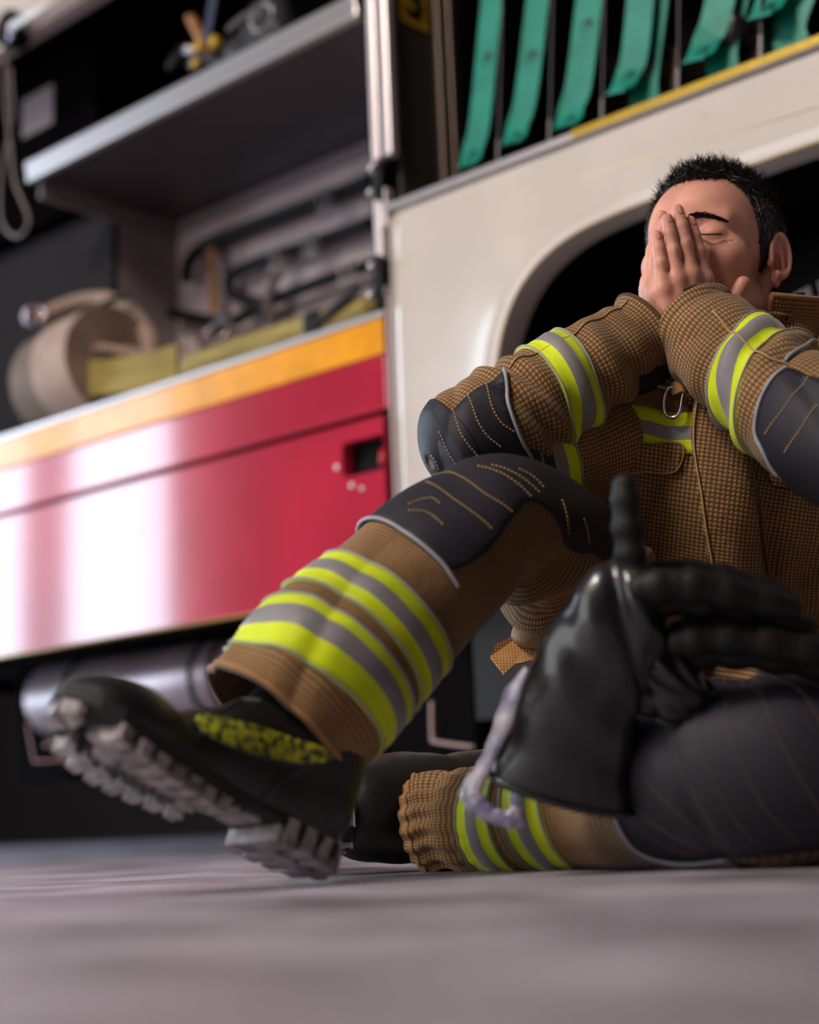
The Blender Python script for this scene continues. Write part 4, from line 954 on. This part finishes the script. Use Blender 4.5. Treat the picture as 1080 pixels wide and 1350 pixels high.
# ------------------------------------------------------------------ boots
def bootf(p):
    q = p*np.array([1, .92, 1], np.float32)
    d = cap(q, (.046, 0, .060), (.052, 0, .115), .046, .045)
    d = smin(d, cap(q, (.05, 0, .048), (.19, 0, .040), .040, .034), .02)
    d = smin(d, cap(q, (.080, 0, .105), (.165, 0, .060), .044, .032), .025)
    d = smin(d, ell(p, (.255, 0, .040), (.062, .053, .036)), .018)
    d = smin(d, cap(q, (.060, 0, .10), (.085, 0, .24), .048, .052), .03)
    d = d+.0012*np.sin(p[..., 2]*130+p[..., 0]*60)*np.exp(-((p[..., 0]-.10)/.05)**2-((p[..., 2]-.15)/.05)**2)
    sp = .55*np.clip(p[..., 0]-.21, 0, 1)**2*4
    d = smax(d, -(p[..., 2]-.020-sp), .004)
    d = smax(d, p[..., 2]-.23, .004); d = smax(d, -cap(q, (.070, 0, .18), (.086, 0, .28), .042, .046), .003)
    return d
BTV, BTF = surface_nets(bootf, (-.02, -.075, .0), (.33, .075, .30), .0026)
SW_X = [0, .006, .02, .05, .09, .13, .17, .21, .25, .28, .30, .312, .318]; SW_Y = [.006, .024, .036, .041, .038, .036, .042, .051, .054, .049, .038, .022, .004]
def sw(x): return np.interp(x, SW_X, SW_Y)
def make_boot(frame_, org, label_flip=1):
    b = empty('boot', (0, 0, 0), 0, man); b.matrix_parent_inverse = MI
    f = lambda Q: org+(np.asarray(Q, float)*np.array([1, label_flip, 1]))@frame_.T
    W3 = f(BTV); up = mesh_obj('boot_upper', W3, orient(W3, BTF), BOOTM, b)
    def spring(Q): Q = np.array(Q, float); Q[:, 2] += .55*np.clip(Q[:, 0]-.21, 0, 1)**2*4; return Q
    # welt / sole plate
    xs = np.concatenate([np.linspace(.001, .03, 8), np.linspace(.04, .27, 22), np.linspace(.28, .317, 9)]); V = []; F = []
    for x in xs:
        w_ = sw(x); V += [(x, -w_, .026), (x, w_, .026), (x, w_*.97, .012 if not .088 < x < .135 else .018), (x, -w_*.97, .012 if not .088 < x < .135 else .018)]
    n = len(xs)
    for i in range(n-1):
        for k in range(4): F.append((i*4+k, i*4+(k+1) % 4, i*4+4+(k+1) % 4, i*4+4+k))
    F += [(3, 2, 1, 0), tuple((n-1)*4+k for k in range(4))]
    V = f(spring(V)); so = mesh_obj('sole', V, orient4(V, F), SOLED, b, bevel=.002)
    def lug(quad, z0=.0, z1=.013, m=SOLEM):
        V = spring([(x, y, z1) for x, y in quad]+[(x, y, z0) for x, y in quad]); k = len(quad)
        F = [tuple(range(k)), tuple(range(2*k-1, k-1, -1))]+[(i, (i+1) % k, (i+1) % k+k, i+k) for i in range(k)]
        V = f(V); mesh_obj('tread_lug', V, orient4(V, F), m, so, bevel=.0012)
    for s_ in (-1, 1):
        for k in range(7):
            x = .150+.020*k; w_ = sw(x+.004)*1.01
            lug([(x+.010, s_*.0135), (x+.018, s_*.0145), (x+.009, s_*(w_*.62)), (x+.010, s_*w_), (x-.001, s_*w_), (x+.0005, s_*(w_*.58))])
        for k in range(4):
            x = .008+.0205*k; w_ = sw(x+.006)*1.01; lug([(x, s_*.012), (x+.012, s_*.012), (x+.014, s_*w_), (x+.001, s_*w_)], z1=.024)
        lug([(.298, s_*.003), (.302, s_*.024), (.309, s_*.022), (.315, s_*.003)])
    lug([(.165, -.008), (.262, -.008), (.270, 0), (.262, .008), (.165, .008), (.158, 0)], z0=.001)
    for k in range(7):                                        # raised marks along the centre bar
        x = .180+.0105*k; lug([(x, -.0035), (x+.0055, -.0035), (x+.0055, .0035), (x, .0035)], z0=-.0002, z1=.002, m=MATS['sole_mark'])
    lug([(.084, -.036), (.090, -.036), (.090, .036), (.084, .036)], z1=.024)
    lug([(.0, -.008), (.082, -.008), (.082, .008), (.0, .008)], z1=.024)
    for a0, a1 in ((.100, .118), (.124, .134)): lug([(a0, -.022), (a1, -.022), (a1, .022), (a0, .022)], z0=.014, z1=.019, m=SOLEM)
    return b, up, f
def orient4(V, F):
    V = np.asarray(V); c = V.mean(0); vol = 0
    for q in F:
        a = V[list(q)]; vol += np.dot(np.cross(a[1]-a[0], a[2]-a[0]), a.mean(0)-c)
    return F if vol > 0 else [tuple(q)[::-1] for q in F]
mat('sole_mark', (70, 62, 62), .6)
hb = P(424, 1168, 1.50); hb[2] = .004
toe_ray = ray(64, 976)
# distance along the toe ray giving the boot its length
best = min(((abs(np.linalg.norm(CAM+toe_ray*t-hb)-.312), t) for t in np.linspace(.9, 1.499, 600)))[1]
tdir = CAM+toe_ray*best-hb; tdir /= np.linalg.norm(tdir); print('toe', best, tdir)
sh_ = np.array(P(628, 700, 1.61))-P(362, 962, 1.49); zt_ = sh_/np.linalg.norm(sh_); zt_ = zt_+np.array([.0, .30, .0]); zt_ -= tdir*(zt_@tdir); zt_ /= np.linalg.norm(zt_)
FR = np.stack([tdir, np.cross(zt_, tdir), zt_], 1)
bo, bup, bf = make_boot(FR, hb)
low = min((bf(BTV)[:, 2]).min(), bf([(x, y, 0) for x in (0, .01, .02, .05) for y in (-.035, 0, .035)])[:, 2].min()); print('boot low', low)
bo.location.z -= 0
# left boot, lying behind, pointing away from the lens
td2 = np.array([-.42, .90, .10]); td2 /= np.linalg.norm(td2); z2 = np.array([.93, .36, .04]); z2 -= td2*(z2@td2); z2 /= np.linalg.norm(z2)
F2 = np.stack([td2, np.cross(z2, td2), z2], 1); o2 = P(440, 1100, 1.70); o2[2] = .058
bo2, bup2, bf2 = make_boot(F2, o2, 1)
print('boot2 low', bf2(BTV)[:, 2].min())
# things sewn onto a surface: outline given on the surface as seen, laid on the mesh itself
from mathutils.bvhtree import BVHTree
def onto(V, F, name, outline, m, parent, off=.0015, h=3., th=.0015, closed=True):
    bvh = BVHTree.FromPolygons([tuple(map(float, v)) for v in V], [tuple(int(i) for i in f) for f in F]); poly = spline(outline, 90, True)
    lo, hi = poly.min(0), poly.max(0); gx = np.arange(lo[0], hi[0]+h, h); gy = np.arange(lo[1], hi[1]+h, h); ids = {}; VV = []; FF = []
    cx, cy = np.meshgrid(gx[:-1]+h/2, gy[:-1]+h/2); ins = in_poly(cx, cy, poly)
    def vert(i, j):
        if (i, j) not in ids:
            q = np.array([gx[j], gy[i]])
            if not all(0 <= a < ins.shape[0] and 0 <= b < ins.shape[1] and ins[a, b] for a, b in ((i, j), (i-1, j), (i, j-1), (i-1, j-1))): q = near_poly(q, poly)
            r_ = bvh.ray_cast(Vector(CAM), Vector(ray(*q)))
            if r_[0] is None: ids[(i, j)] = None
            else:
                n = r_[1]; n = -n if n.dot(Vector(ray(*q))) > 0 else n; ids[(i, j)] = len(VV); VV.append(np.array(r_[0]+n*off))
        return ids[(i, j)]
    for i in range(ins.shape[0]):
        for j in range(ins.shape[1]):
            if ins[i, j]:
                f = [vert(i, j), vert(i, j+1), vert(i+1, j+1), vert(i+1, j)]
                if None not in f: FF.append(f)
    VV = np.array(VV); return mesh_obj(name, VV, FF, m, parent, uv=VV[:, [0, 2]], solid=th)
yd = mat('dull_yellow_boot_print', (176, 176, 30), .6, rgb2=(46, 48, 14), vscale=160, fac=(.42, .6), bump=.0004, bscale=300)
onto(bf(BTV), BTF, 'yellow_boot_panel', [(256, 950), (280, 946), (330, 957), (390, 975), (430, 987), (438, 998), (420, 1006), (380, 1004), (320, 990), (272, 970)], yd, bup)
def on_line(V, F, name, pts, r, m, parent, off=.001, n=50):
    bvh = BVHTree.FromPolygons([tuple(map(float, v)) for v in V], [tuple(int(i) for i in f) for f in F]); o_ = []
    for q in spline(pts, n):
        h = bvh.ray_cast(Vector(CAM), Vector(ray(*q)))
        if h[0] is not None: o_.append(np.array(h[0]+h[1]*off*(1 if h[1].dot(Vector(ray(*q))) < 0 else -1)))
    if len(o_) > 3: return MB().tube(np.array(o_), r, 6).build(name, m, parent)
on_line(bf(BTV), BTF, 'seam', [(262, 945), (290, 938), (318, 924), (345, 925)], .0014, mat('grey_seam', (70, 66, 70), .6), bup)
on_line(bf(BTV), BTF, 'seam', [(262, 966), (320, 992), (380, 1008), (430, 1012)], .0010, MATS['grey_seam'], bup)
on_line(bf(BTV), BTF, 'seam', [(410, 1010), (370, 1030), (340, 1060)], .0010, MATS['grey_seam'], bup)
# ------------------------------------------------------------------ gloves resting on the bent leg
GL = mat('glossy_black_glove_leather', (15, 14, 17), .34, bump=.0012, bscale=45, coat=.4, var=.2, vscale=20)
GLR = mat('dark_red_brown_knuckle', (15, 10, 10), .6, spec=.35, bump=.0005, bscale=80)
LIN = mat('violet_grey_lining', (112, 108, 140), .32, coat=.5, bump=.0008, bscale=70, rgb2=(176, 168, 178), vscale=40, fac=(.42, .62))
def ring_finger_chain(pts, r, nb, mb_f):
    """padded finger: a chain of flattened rolls"""
    path = spline(pts, nb*2+1); return path
def fingers_sdf(chains):
    segs = []
    for pts, r, nb in chains:
        path = spline(pts, nb+1)
        for i in range(nb): segs.append((path[i], path[i+1], r*(1 if i < nb-1 else .9)))
    def f(p):
        d = None
        for a, b, r in segs:
            c = (a+b)/2; L_ = np.linalg.norm(b-a); t = (b-a)/L_; up = np.array([0, 0, 1.]) if abs(t[2]) < .8 else np.array([1., 0, 0]); s_ = np.cross(t, up); s_ /= np.linalg.norm(s_); u_ = np.cross(s_, t)
            e = ell(p, c, (L_*.62, r, r*1.0), np.stack([t, s_, u_], 1)); e = smin(e, cap(p, a, b, r*.80), .002)
            d = e if d is None else smin(d, e, .0025)
        return d
    return f, segs
def make_glove(label, st, chains, lining=True):
    org = np.array(st[-1][0]); g = empty('leather_glove', org); tag(g, label, 'glove', 'pair of black leather gloves')
    IV = Matrix.Translation(-Vector(org)); 
    L = Loft(st, lambda u, v, p: .003*noise3(p, 38, 61)+.0025*np.sin(2*PI*(v*4+u*3))*v, cap1=True)
    c = L.build('glove_body', GL, g, 120, 120, solid=.0035); c.matrix_parent_inverse = IV
    f, segs = fingers_sdf(chains); q = np.array([s_[0] for s_ in segs]+[s_[1] for s_ in segs]); V, F = surface_nets(f, q.min(0)-.03, q.max(0)+.03, .0028)
    o = mesh_obj('padded_fingers', V, orient(V, F), GLR, g); o.matrix_parent_inverse = IV
    if lining:
        pp = spline([P(x, y, Y) for x, y, Y in ((694, 880, 1.43), (668, 945, 1.445), (642, 1005, 1.455), (622, 1045, 1.46), (640, 1070, 1.455), (672, 1080, 1.45), (690, 1070, 1.455))], 60)
        rr = .0075+.0005*np.sin(np.arange(60)*1.3)+.0015*np.sin(np.arange(60)*.25); rr[:6] *= np.linspace(.2, 1, 6); rr[-6:] *= np.linspace(1, .4, 6)
        l = MB().tube(pp, rr, 16, flat=(.7, 1.25)).build('cuff_lining', LIN, g); l.matrix_parent_inverse = IV
    u = np.linspace(0, 1, 100, endpoint=False); h = MB().tube(L.ev(u, .02+0*u, .001), .003, 8, True).build('cuff_hem', GL, g); h.matrix_parent_inverse = IV
    return L
GA = [(P(733, 1046, 1.47), .036, .072), (P(748, 990, 1.455), .036, .060), (P(768, 920, 1.43), .034, .056), (P(800, 850, 1.41), .031, .051), (P(836, 795, 1.395), .029, .045), (P(872, 775, 1.385), .026, .034)]
make_glove('black leather glove on the bent leg with its wide open cuff hanging toward the floor', GA, [
    ([P(845, 775, 1.37), P(905, 770, 1.365), P(965, 782, 1.37), (P(1040, 800, 1.38))], .0160, 4),
    ([P(850, 790, 1.39), P(915, 792, 1.39), P(985, 806, 1.40), (P(1060, 826, 1.41))], .0165, 4),
    ([P(850, 765, 1.40), P(900, 756, 1.41), P(960, 766, 1.42), (P(1030, 785, 1.43))], .0155, 4),
    ([P(838, 770, 1.385), P(832, 735, 1.38), P(827, 690, 1.375), (P(824, 640, 1.37))], .0150, 4)])
GB = [(P(1010, 905, 1.40), .030, .040), (P(960, 895, 1.40), .032, .045), (P(915, 870, 1.395), .030, .045), (P(885, 850, 1.39), .026, .036)]
make_glove('black leather glove lying under the other, padded fingers pointing to the right', [(P(860, 935, 1.44), .028, .045), (P(868, 905, 1.43), .030, .048), (P(880, 875, 1.42), .029, .046), (P(905, 850, 1.41), .025, .034)], [
    ([P(895, 845, 1.39), P(950, 838, 1.385), P(1020, 848, 1.385), (P(1085, 862, 1.39))], .0165, 4),
    ([P(900, 862, 1.41), P(960, 858, 1.41), P(1030, 868, 1.41), (P(1100, 880, 1.42))], .0165, 4),
    ([P(895, 835, 1.42), P(950, 828, 1.43), P(1020, 838, 1.43), (P(1080, 850, 1.44))], .0155, 4)], lining=False)
# ------------------------------------------------------------------ what is stowed in the left locker (truck frame)
tanh = mat('worn_tan_canvas_hose', (158, 132, 116), .75, bump=.0008, bscale=80, var=.12, vscale=12)
yelh = mat('dirty_yellow_flat_hose', (150, 130, 66), .75, bump=.0008, bscale=60, var=.16, vscale=14, stretch=(1, 1, 6))
def thing(name, label, cat, group=None): e = empty(name); in_truck(e); tag(e, label, cat, group); return e
cx = TK(128, 488, .20)
def rotv(a, k): return a
t = thing('rolled_hose', 'big tan canvas hose coil standing at the left of the open locker', 'hose', 'rolled canvas hoses in the left locker')
axc = np.array([-1., .05, 0.]); axc /= np.linalg.norm(axc); cc = TK(152, 492, .10)+axc*.08; RC = .114; cc[2] = 1.036+RC+.03
coil(t, cc, axc, .022, RC+.03, .15, 9, .0078, tanh)
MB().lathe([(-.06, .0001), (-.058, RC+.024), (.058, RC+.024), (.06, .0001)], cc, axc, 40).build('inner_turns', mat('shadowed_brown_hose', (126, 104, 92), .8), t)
t = thing('rolled_hose', 'darker canvas hose coil half outside the left edge, behind the big coil', 'hose', 'rolled canvas hoses in the left locker')
coil(t, cc+axc*.155+np.array([0, .03, .0]), axc, .03, RC+.032, .12, 8, .0085, brown)
t = thing('hose_coupling', 'silver hose coupling ring on a tan hose end lying over the coils', 'coupling')
c = TK(47, 421, .10); d = TK(62, 418, .16)-c; d = np.array([-.72, .66, -.12])
MB().lathe([(.03, .020), (.0, .023), (-.012, .027), (-.020, .030), (-.026, .029), (-.028, .025), (-.020, .021), (.02, .018)], c, d, 40).build('ring', mat('polished_coupling', (190, 184, 200), .2, metal=1), t)
for k in range(8):
    a = 2*PI*k/8; ax_ = d/np.linalg.norm(d); n1 = np.cross(ax_, [0, 0, 1.]); n1 /= np.linalg.norm(n1); n2 = np.cross(ax_, n1)
    MB().lathe([(-.006, .0001), (-.006, .004), (.006, .004), (.006, .0001)], c+ax_*-.01+(n1*math.cos(a)+n2*math.sin(a))*.029, ax_, 10).build('lug', MATS['polished_coupling'], t)
MB().tube(spline([c+ax_*.01, TK(85, 405, .16), TK(125, 395, .2), TK(160, 402, .2), TK(195, 440, .2), TK(203, 480, .2)], 40), .027, 14, flat=(1, .8)).build('hose_end', tanh, t)
MB().ribbon(spline([TK(92, 440, .07), TK(120, 415, .08), TK(148, 396, .13), TK(170, 392, .16)], 20), (0, .4, 1), .018, .003).build('strap', BLACK, t, smooth=False)
t = thing('flat_hose', 'folded yellow flat hose with black underside in front of the big coil', 'hose', 'yellow flat hoses in the left locker')
pth = spline([TK(62, 516, .055), TK(58, 512, .045), TK(70, 508, .035), TK(130, 498, .035), TK(185, 492, .04), TK(235, 478, .06)], 50); MB().ribbon(pth, (0, 0, 1), .085, .012).build('band', yelh, t, smooth=False, bevel=.004)
MB().ribbon(pth+np.array([0, .012, -.05]), (0, 0, 1), .03, .012).build('underside', BLACK, t, smooth=False)
MB().ribbon(spline([TK(112, 455, .05), TK(165, 462, .05), TK(205, 470, .06), TK(240, 460, .07)], 30), (0, .7, .5), .03, .006).build('fold', tanh, t, smooth=False)
t = thing('flat_hose', 'long yellow flat hose lying along the locker sill, held by a black strap', 'hose', 'yellow flat hoses in the left locker')
a_, b_ = TK(245, 472, .07), TK(500, 398, .07); a_[2] = 1.044+.034; b_[2] = 1.044+.038
pth = spline([a_, a_*.7+b_*.3+np.array([0, 0, .004]), a_*.3+b_*.7, b_], 50)
r_ = np.full(50, .05); r_[:5] = [.015, .032, .041, .046, .049]
MB().tube(pth, r_, 20, flat=(.9, .68)).build('band', yelh, t)
k = int(50*.66); MB().tube(pth[k:k+5], .0525, 20, flat=(.9, .70)).build('strap', BLACK, t)
MB().ribbon(spline([b_+np.array([-.14, -.045, -.01]), b_+np.array([-.07, -.05, .012]), b_+np.array([-.01, -.045, .035])], 20), (0, .3, 1), .022, .004).build('strap_end', BLACK, t, smooth=False)
# pipes clipped to the back wall
for nm, pts, lab in (('a', [(492, 236), (430, 262), (350, 292), (275, 322), (250, 345), (245, 372)], 'thick black hose clipped highest on the locker back wall'),
                ('b', [(492, 292), (410, 322), (335, 348), (304, 366), (308, 388), (345, 402), (352, 415)], 'middle black hose bending back in a loop on the locker back wall'),
                ('c', [(492, 348), (455, 360), (400, 380), (345, 402), (305, 424), (262, 420), (225, 412)], 'lowest black hose running along the locker back wall above the yellow hose')):
    o = MB().tube(spline([TK(x, y, .425) for x, y in pts], 60), .018 if nm == 'a' else .016, 14).build('suction_pipe', BLACK, None); in_truck(o); tag(o, lab, 'pipe', 'black hoses on the locker back wall')
clipm = mat('clip_metal', (150, 140, 142), .3, metal=.8)
for (x, y), lab in (((432, 262), 'metal spring clip holding the highest black hose'), ((412, 322), 'metal spring clip holding the middle black hose'), ((460, 359), 'metal spring clip holding the lowest black hose near the pillar'), ((368, 342), 'dark clip on the middle black hose, left of the other clips')):
    t = thing('spring_clip', lab, 'clip', 'clips on the locker back wall'); c = TK(x, y, .405)
    a = np.linspace(-.4, PI+.6, 20)
    for dx in (-.014, .014): MB().tube(np.stack([c[0]+dx+0*a, c[1]-.004+.012*np.cos(a), c[2]+.020*np.sin(a)], 1), .0032, 8).build('arch', clipm, t)
    for dx in (-.018, 0, .018): MB().tube([c+np.array([dx, -.01, .0]), c+np.array([dx, -.008, -.052])], .0042, 8).build('prong', clipm, t)
o = MB().ribbon(spline([TK(277, 318, .42), TK(281, 365, .42), TK(283, 412, .42)], 12), (1, 0, 0), .034, .006).build('webbing_strap', mat('orange_brown_webbing', (128, 84, 44), .8), None, smooth=False); in_truck(o); tag(o, 'orange brown strap hanging in the back corner of the locker', 'strap')
o = MB().ribbon(spline([TK(366, 345, .40), TK(362, 370, .40), TK(352, 402, .40), TK(362, 430, .40)], 12), (1, 0, 0), .03, .008).build('webbing_strap', mat('dark_brown_leather', (62, 38, 30), .6), None, smooth=False); in_truck(o); tag(o, 'dark brown strap hanging over the black hoses on the back wall', 'strap')
t = thing('valve', 'dark valve with a red cap behind the left end of the long yellow hose', 'valve')
c = TK(236, 448, .22); c[2] = 1.09
MB().lathe([(-.055, .0001), (-.055, .026), (.0, .030), (.004, .042), (.022, .042), (.026, .0001)], c, (0, 0, 1), 30).build('valve_body', DARKM, t)
MB().box(c+np.array([-.035, -.05, -.012]), c+np.array([.04, -.01, .018])).build('red_cap', mat('red_plastic', (196, 48, 28), .4), t, bevel=.008)
a = np.linspace(0, 2*PI, 30, endpoint=False); c = TK(285, 440, .25); MB().tube(np.stack([c[0]+.05*np.cos(a), c[1]+.02*np.sin(a), c[2]+.035*np.sin(a)], 1), .008, 10, True).build('hand_wheel', MATS['clip_metal'], t)
# holder on the end wall, note, cable
t = thing('tool_holder', 'black holder leaning on the end wall above the tan hose coils', 'holder')
q = [TK(x, y, .30) for x, y in ((48, 318), (106, 308), (136, 385), (76, 394))]; MB().prism(q, (.0, .04, 0)).build('housing', BLACK, t, bevel=.006)
q = [TK(x, y, .297) for x, y in ((80, 329), (104, 325), (108, 336), (84, 340))]; MB().prism(q, (.0, .004, 0)).build('plate', mat('grey_label', (92, 86, 92), .5), t, smooth=False)
o = MB().box((TK(30, 145, .195)[0], .193, TK(50, 172, .195)[2]), (TK(70, 145, .195)[0], .198, TK(50, 122, .195)[2])).build('wall_notice', mat('dim_paper', (120, 104, 108), .7), None, smooth=False); in_truck(o); tag(o, 'dim square sheet stuck on the dark wall left of the shelf', 'notice')
o = MB().tube(spline([TK(8, 60, .0), TK(8, 130, .0), TK(14, 190, -.01), TK(20, 240, -.01), TK(38, 290, -.01), TK(22, 312, -.01), TK(2, 290, -.01), TK(2, 230, 0), TK(16, 160, .01), TK(14, 90, 0)], 80), .0045, 8).build('hanging_cord', mat('grey_cord', (112, 98, 92), .6), None); in_truck(o); tag(o, 'looped grey cord hanging at the left edge of the locker', 'cord')
# kit on the shelf
navy = mat('navy_webbing', (40, 44, 66), .6); yb = mat('yellow_buckle', (190, 146, 30), .45)
t = thing('harness_pack', 'black equipment pack with navy straps and yellow buckles on the shelf', 'harness')
def wt(q): return np.array([q@TA, q@TW, q[2]])
pc = TK(345, 40, .10); pc[2] = 1.704+.07
def packf(p):
    d = ell(p, pc, (.15, .08, .07)); d = smin(d, ell(p, pc+np.array([-.12, -.02, -.03]), (.08, .06, .042)), .02); d = smin(d, ell(p, pc+np.array([.06, -.03, .05]), (.07, .05, .06)), .02); return d+.004*np.sin(p[..., 0]*90)*np.sin(p[..., 2]*80)
V, F = surface_nets(packf, pc-np.array([.25, .15, .1]), pc+np.array([.25, .15, .18]), .006); mesh_obj('pack', V, orient(V, F), mat('black_pack_fabric', (30, 27, 32), .5, bump=.002, bscale=40), t)
for pts, w_, m_ in (([(287, -40), (278, 20), (268, 62), (250, 90)], .026, navy), ([(240, 66), (262, 76), (290, 84)], .014, navy), ([(300, 40), (325, 20), (352, 18)], .014, MATS['clip_metal'])):
    MB().ribbon(spline([TK(x, y, .02) for x, y in pts], 20), (1, 0, .3), w_, .005).build('strap', m_, t, smooth=False)
for x, y, s_ in ((264, 62, .012), (284, 56, .012), (259, 84, .010)): c = TK(x, y, .012); MB().box(c-s_, c+s_).build('buckle', yb, t, bevel=.004)
c = TK(254, 67, .005); MB().lathe([(-.02, .0001), (-.02, .009), (.03, .008)], c, (.4, .8, -.2), 16).build('nozzle', clipm, t)
a = np.linspace(0, 2*PI, 24, endpoint=False); c = TK(345, 22, .0); MB().tube(np.stack([c[0]+.035*np.cos(a), c[1]+0*a, c[2]+.03*np.sin(a)], 1), .004, 8, True).build('ring', clipm, t)
t = thing('wooden_handle_tool', 'tool with a light wooden handle sticking up behind the harness', 'tool')
MB().tube([TK(252, 24, .06), TK(266, 52, .06), TK(300, 105, .06)], .016, 12, flat=(1, .7)).build('handle', mat('light_wood', (160, 112, 74), .5), t)
MB().box((TK(300, 60, .08)[0]-.02, .06, 1.705), (TK(300, 60, .08)[0]+.05, .12, 1.74)).build('tool_head', DARKM, t, bevel=.004)
o = MB().tube(spline([TK(222, 92, .03), TK(232, 82, .04), TK(246, 74, .08)], 12), np.linspace(.008, .03, 12), 14).build('black_helmet_strap', BLACK, None); in_truck(o); tag(o, 'black rounded pouch at the left end of the shelf kit', 'pouch'); o.name = 'black_pouch'
for (x0, x1), lab in (((372, 400), 'brown leather bag at the right end of the shelf kit'),):
    c = TK(385, 12, .12); c[2] = 1.704+.05; o = mesh_obj('leather_bag', *(lambda VF: (VF[0], orient(*VF)))(surface_nets(lambda p: ell(p, c, (.09, .06, .05))+.002*np.sin(p[..., 0]*120), c-.13, c+.13, .005)), m=mat('brown_bag_leather', (86, 58, 40), .5)); in_truck(o); tag(o, lab, 'bag')
# ------------------------------------------------------------------ light
def area(name, loc, rot, sx, sy, power, col=(1, 1, 1)):
    l = bpy.data.lights.new(name, 'AREA'); l.shape = 'RECTANGLE'; l.size = sx; l.size_y = sy; l.energy = power; l.color = col
    o = bpy.data.objects.new(name, l); COL.objects.link(o); o.location = loc; o.rotation_euler = rot; return o
# daylight standing in the open doorways of the left wall (area lights face +X)
area('doorway_daylight', (-5.05, -1.15, 1.8), (0, -PI/2, 0), 3.6, 4.1, 125, (1, .96, .93))
area('doorway_daylight', (-5.05, 3.87, 1.7), (0, -PI/2, 0), 3.4, .50, 36, (.70, .86, 1))
area('doorway_daylight', (-5.05, 6.67, 1.7), (0, -PI/2, 0), 3.4, 4.66, 330, (.70, .86, 1))
area('added_key_light', (-2.6, -.6, 4.3), tuple(Vector((.25+2.6, 1.9+.6, .5-4.3)).to_track_quat('-Z', 'Y').to_euler()), 1.2, 1.2, 250, (1, .90, .80))  # unseen key light added high on the left to deepen the contrast
w = bpy.data.worlds.new('World'); bpy.context.scene.world = w; w.use_nodes = True
bg = w.node_tree.nodes['Background']; bg.inputs[0].default_value = (.75, .85, 1, 1); bg.inputs[1].default_value = .8
sc = bpy.context.scene
sc.view_settings.view_transform = 'Standard'; sc.view_settings.look = 'None'; sc.view_settings.gamma = 1; sc.view_settings.use_curve_mapping = False
sc.view_settings.exposure = 0.0
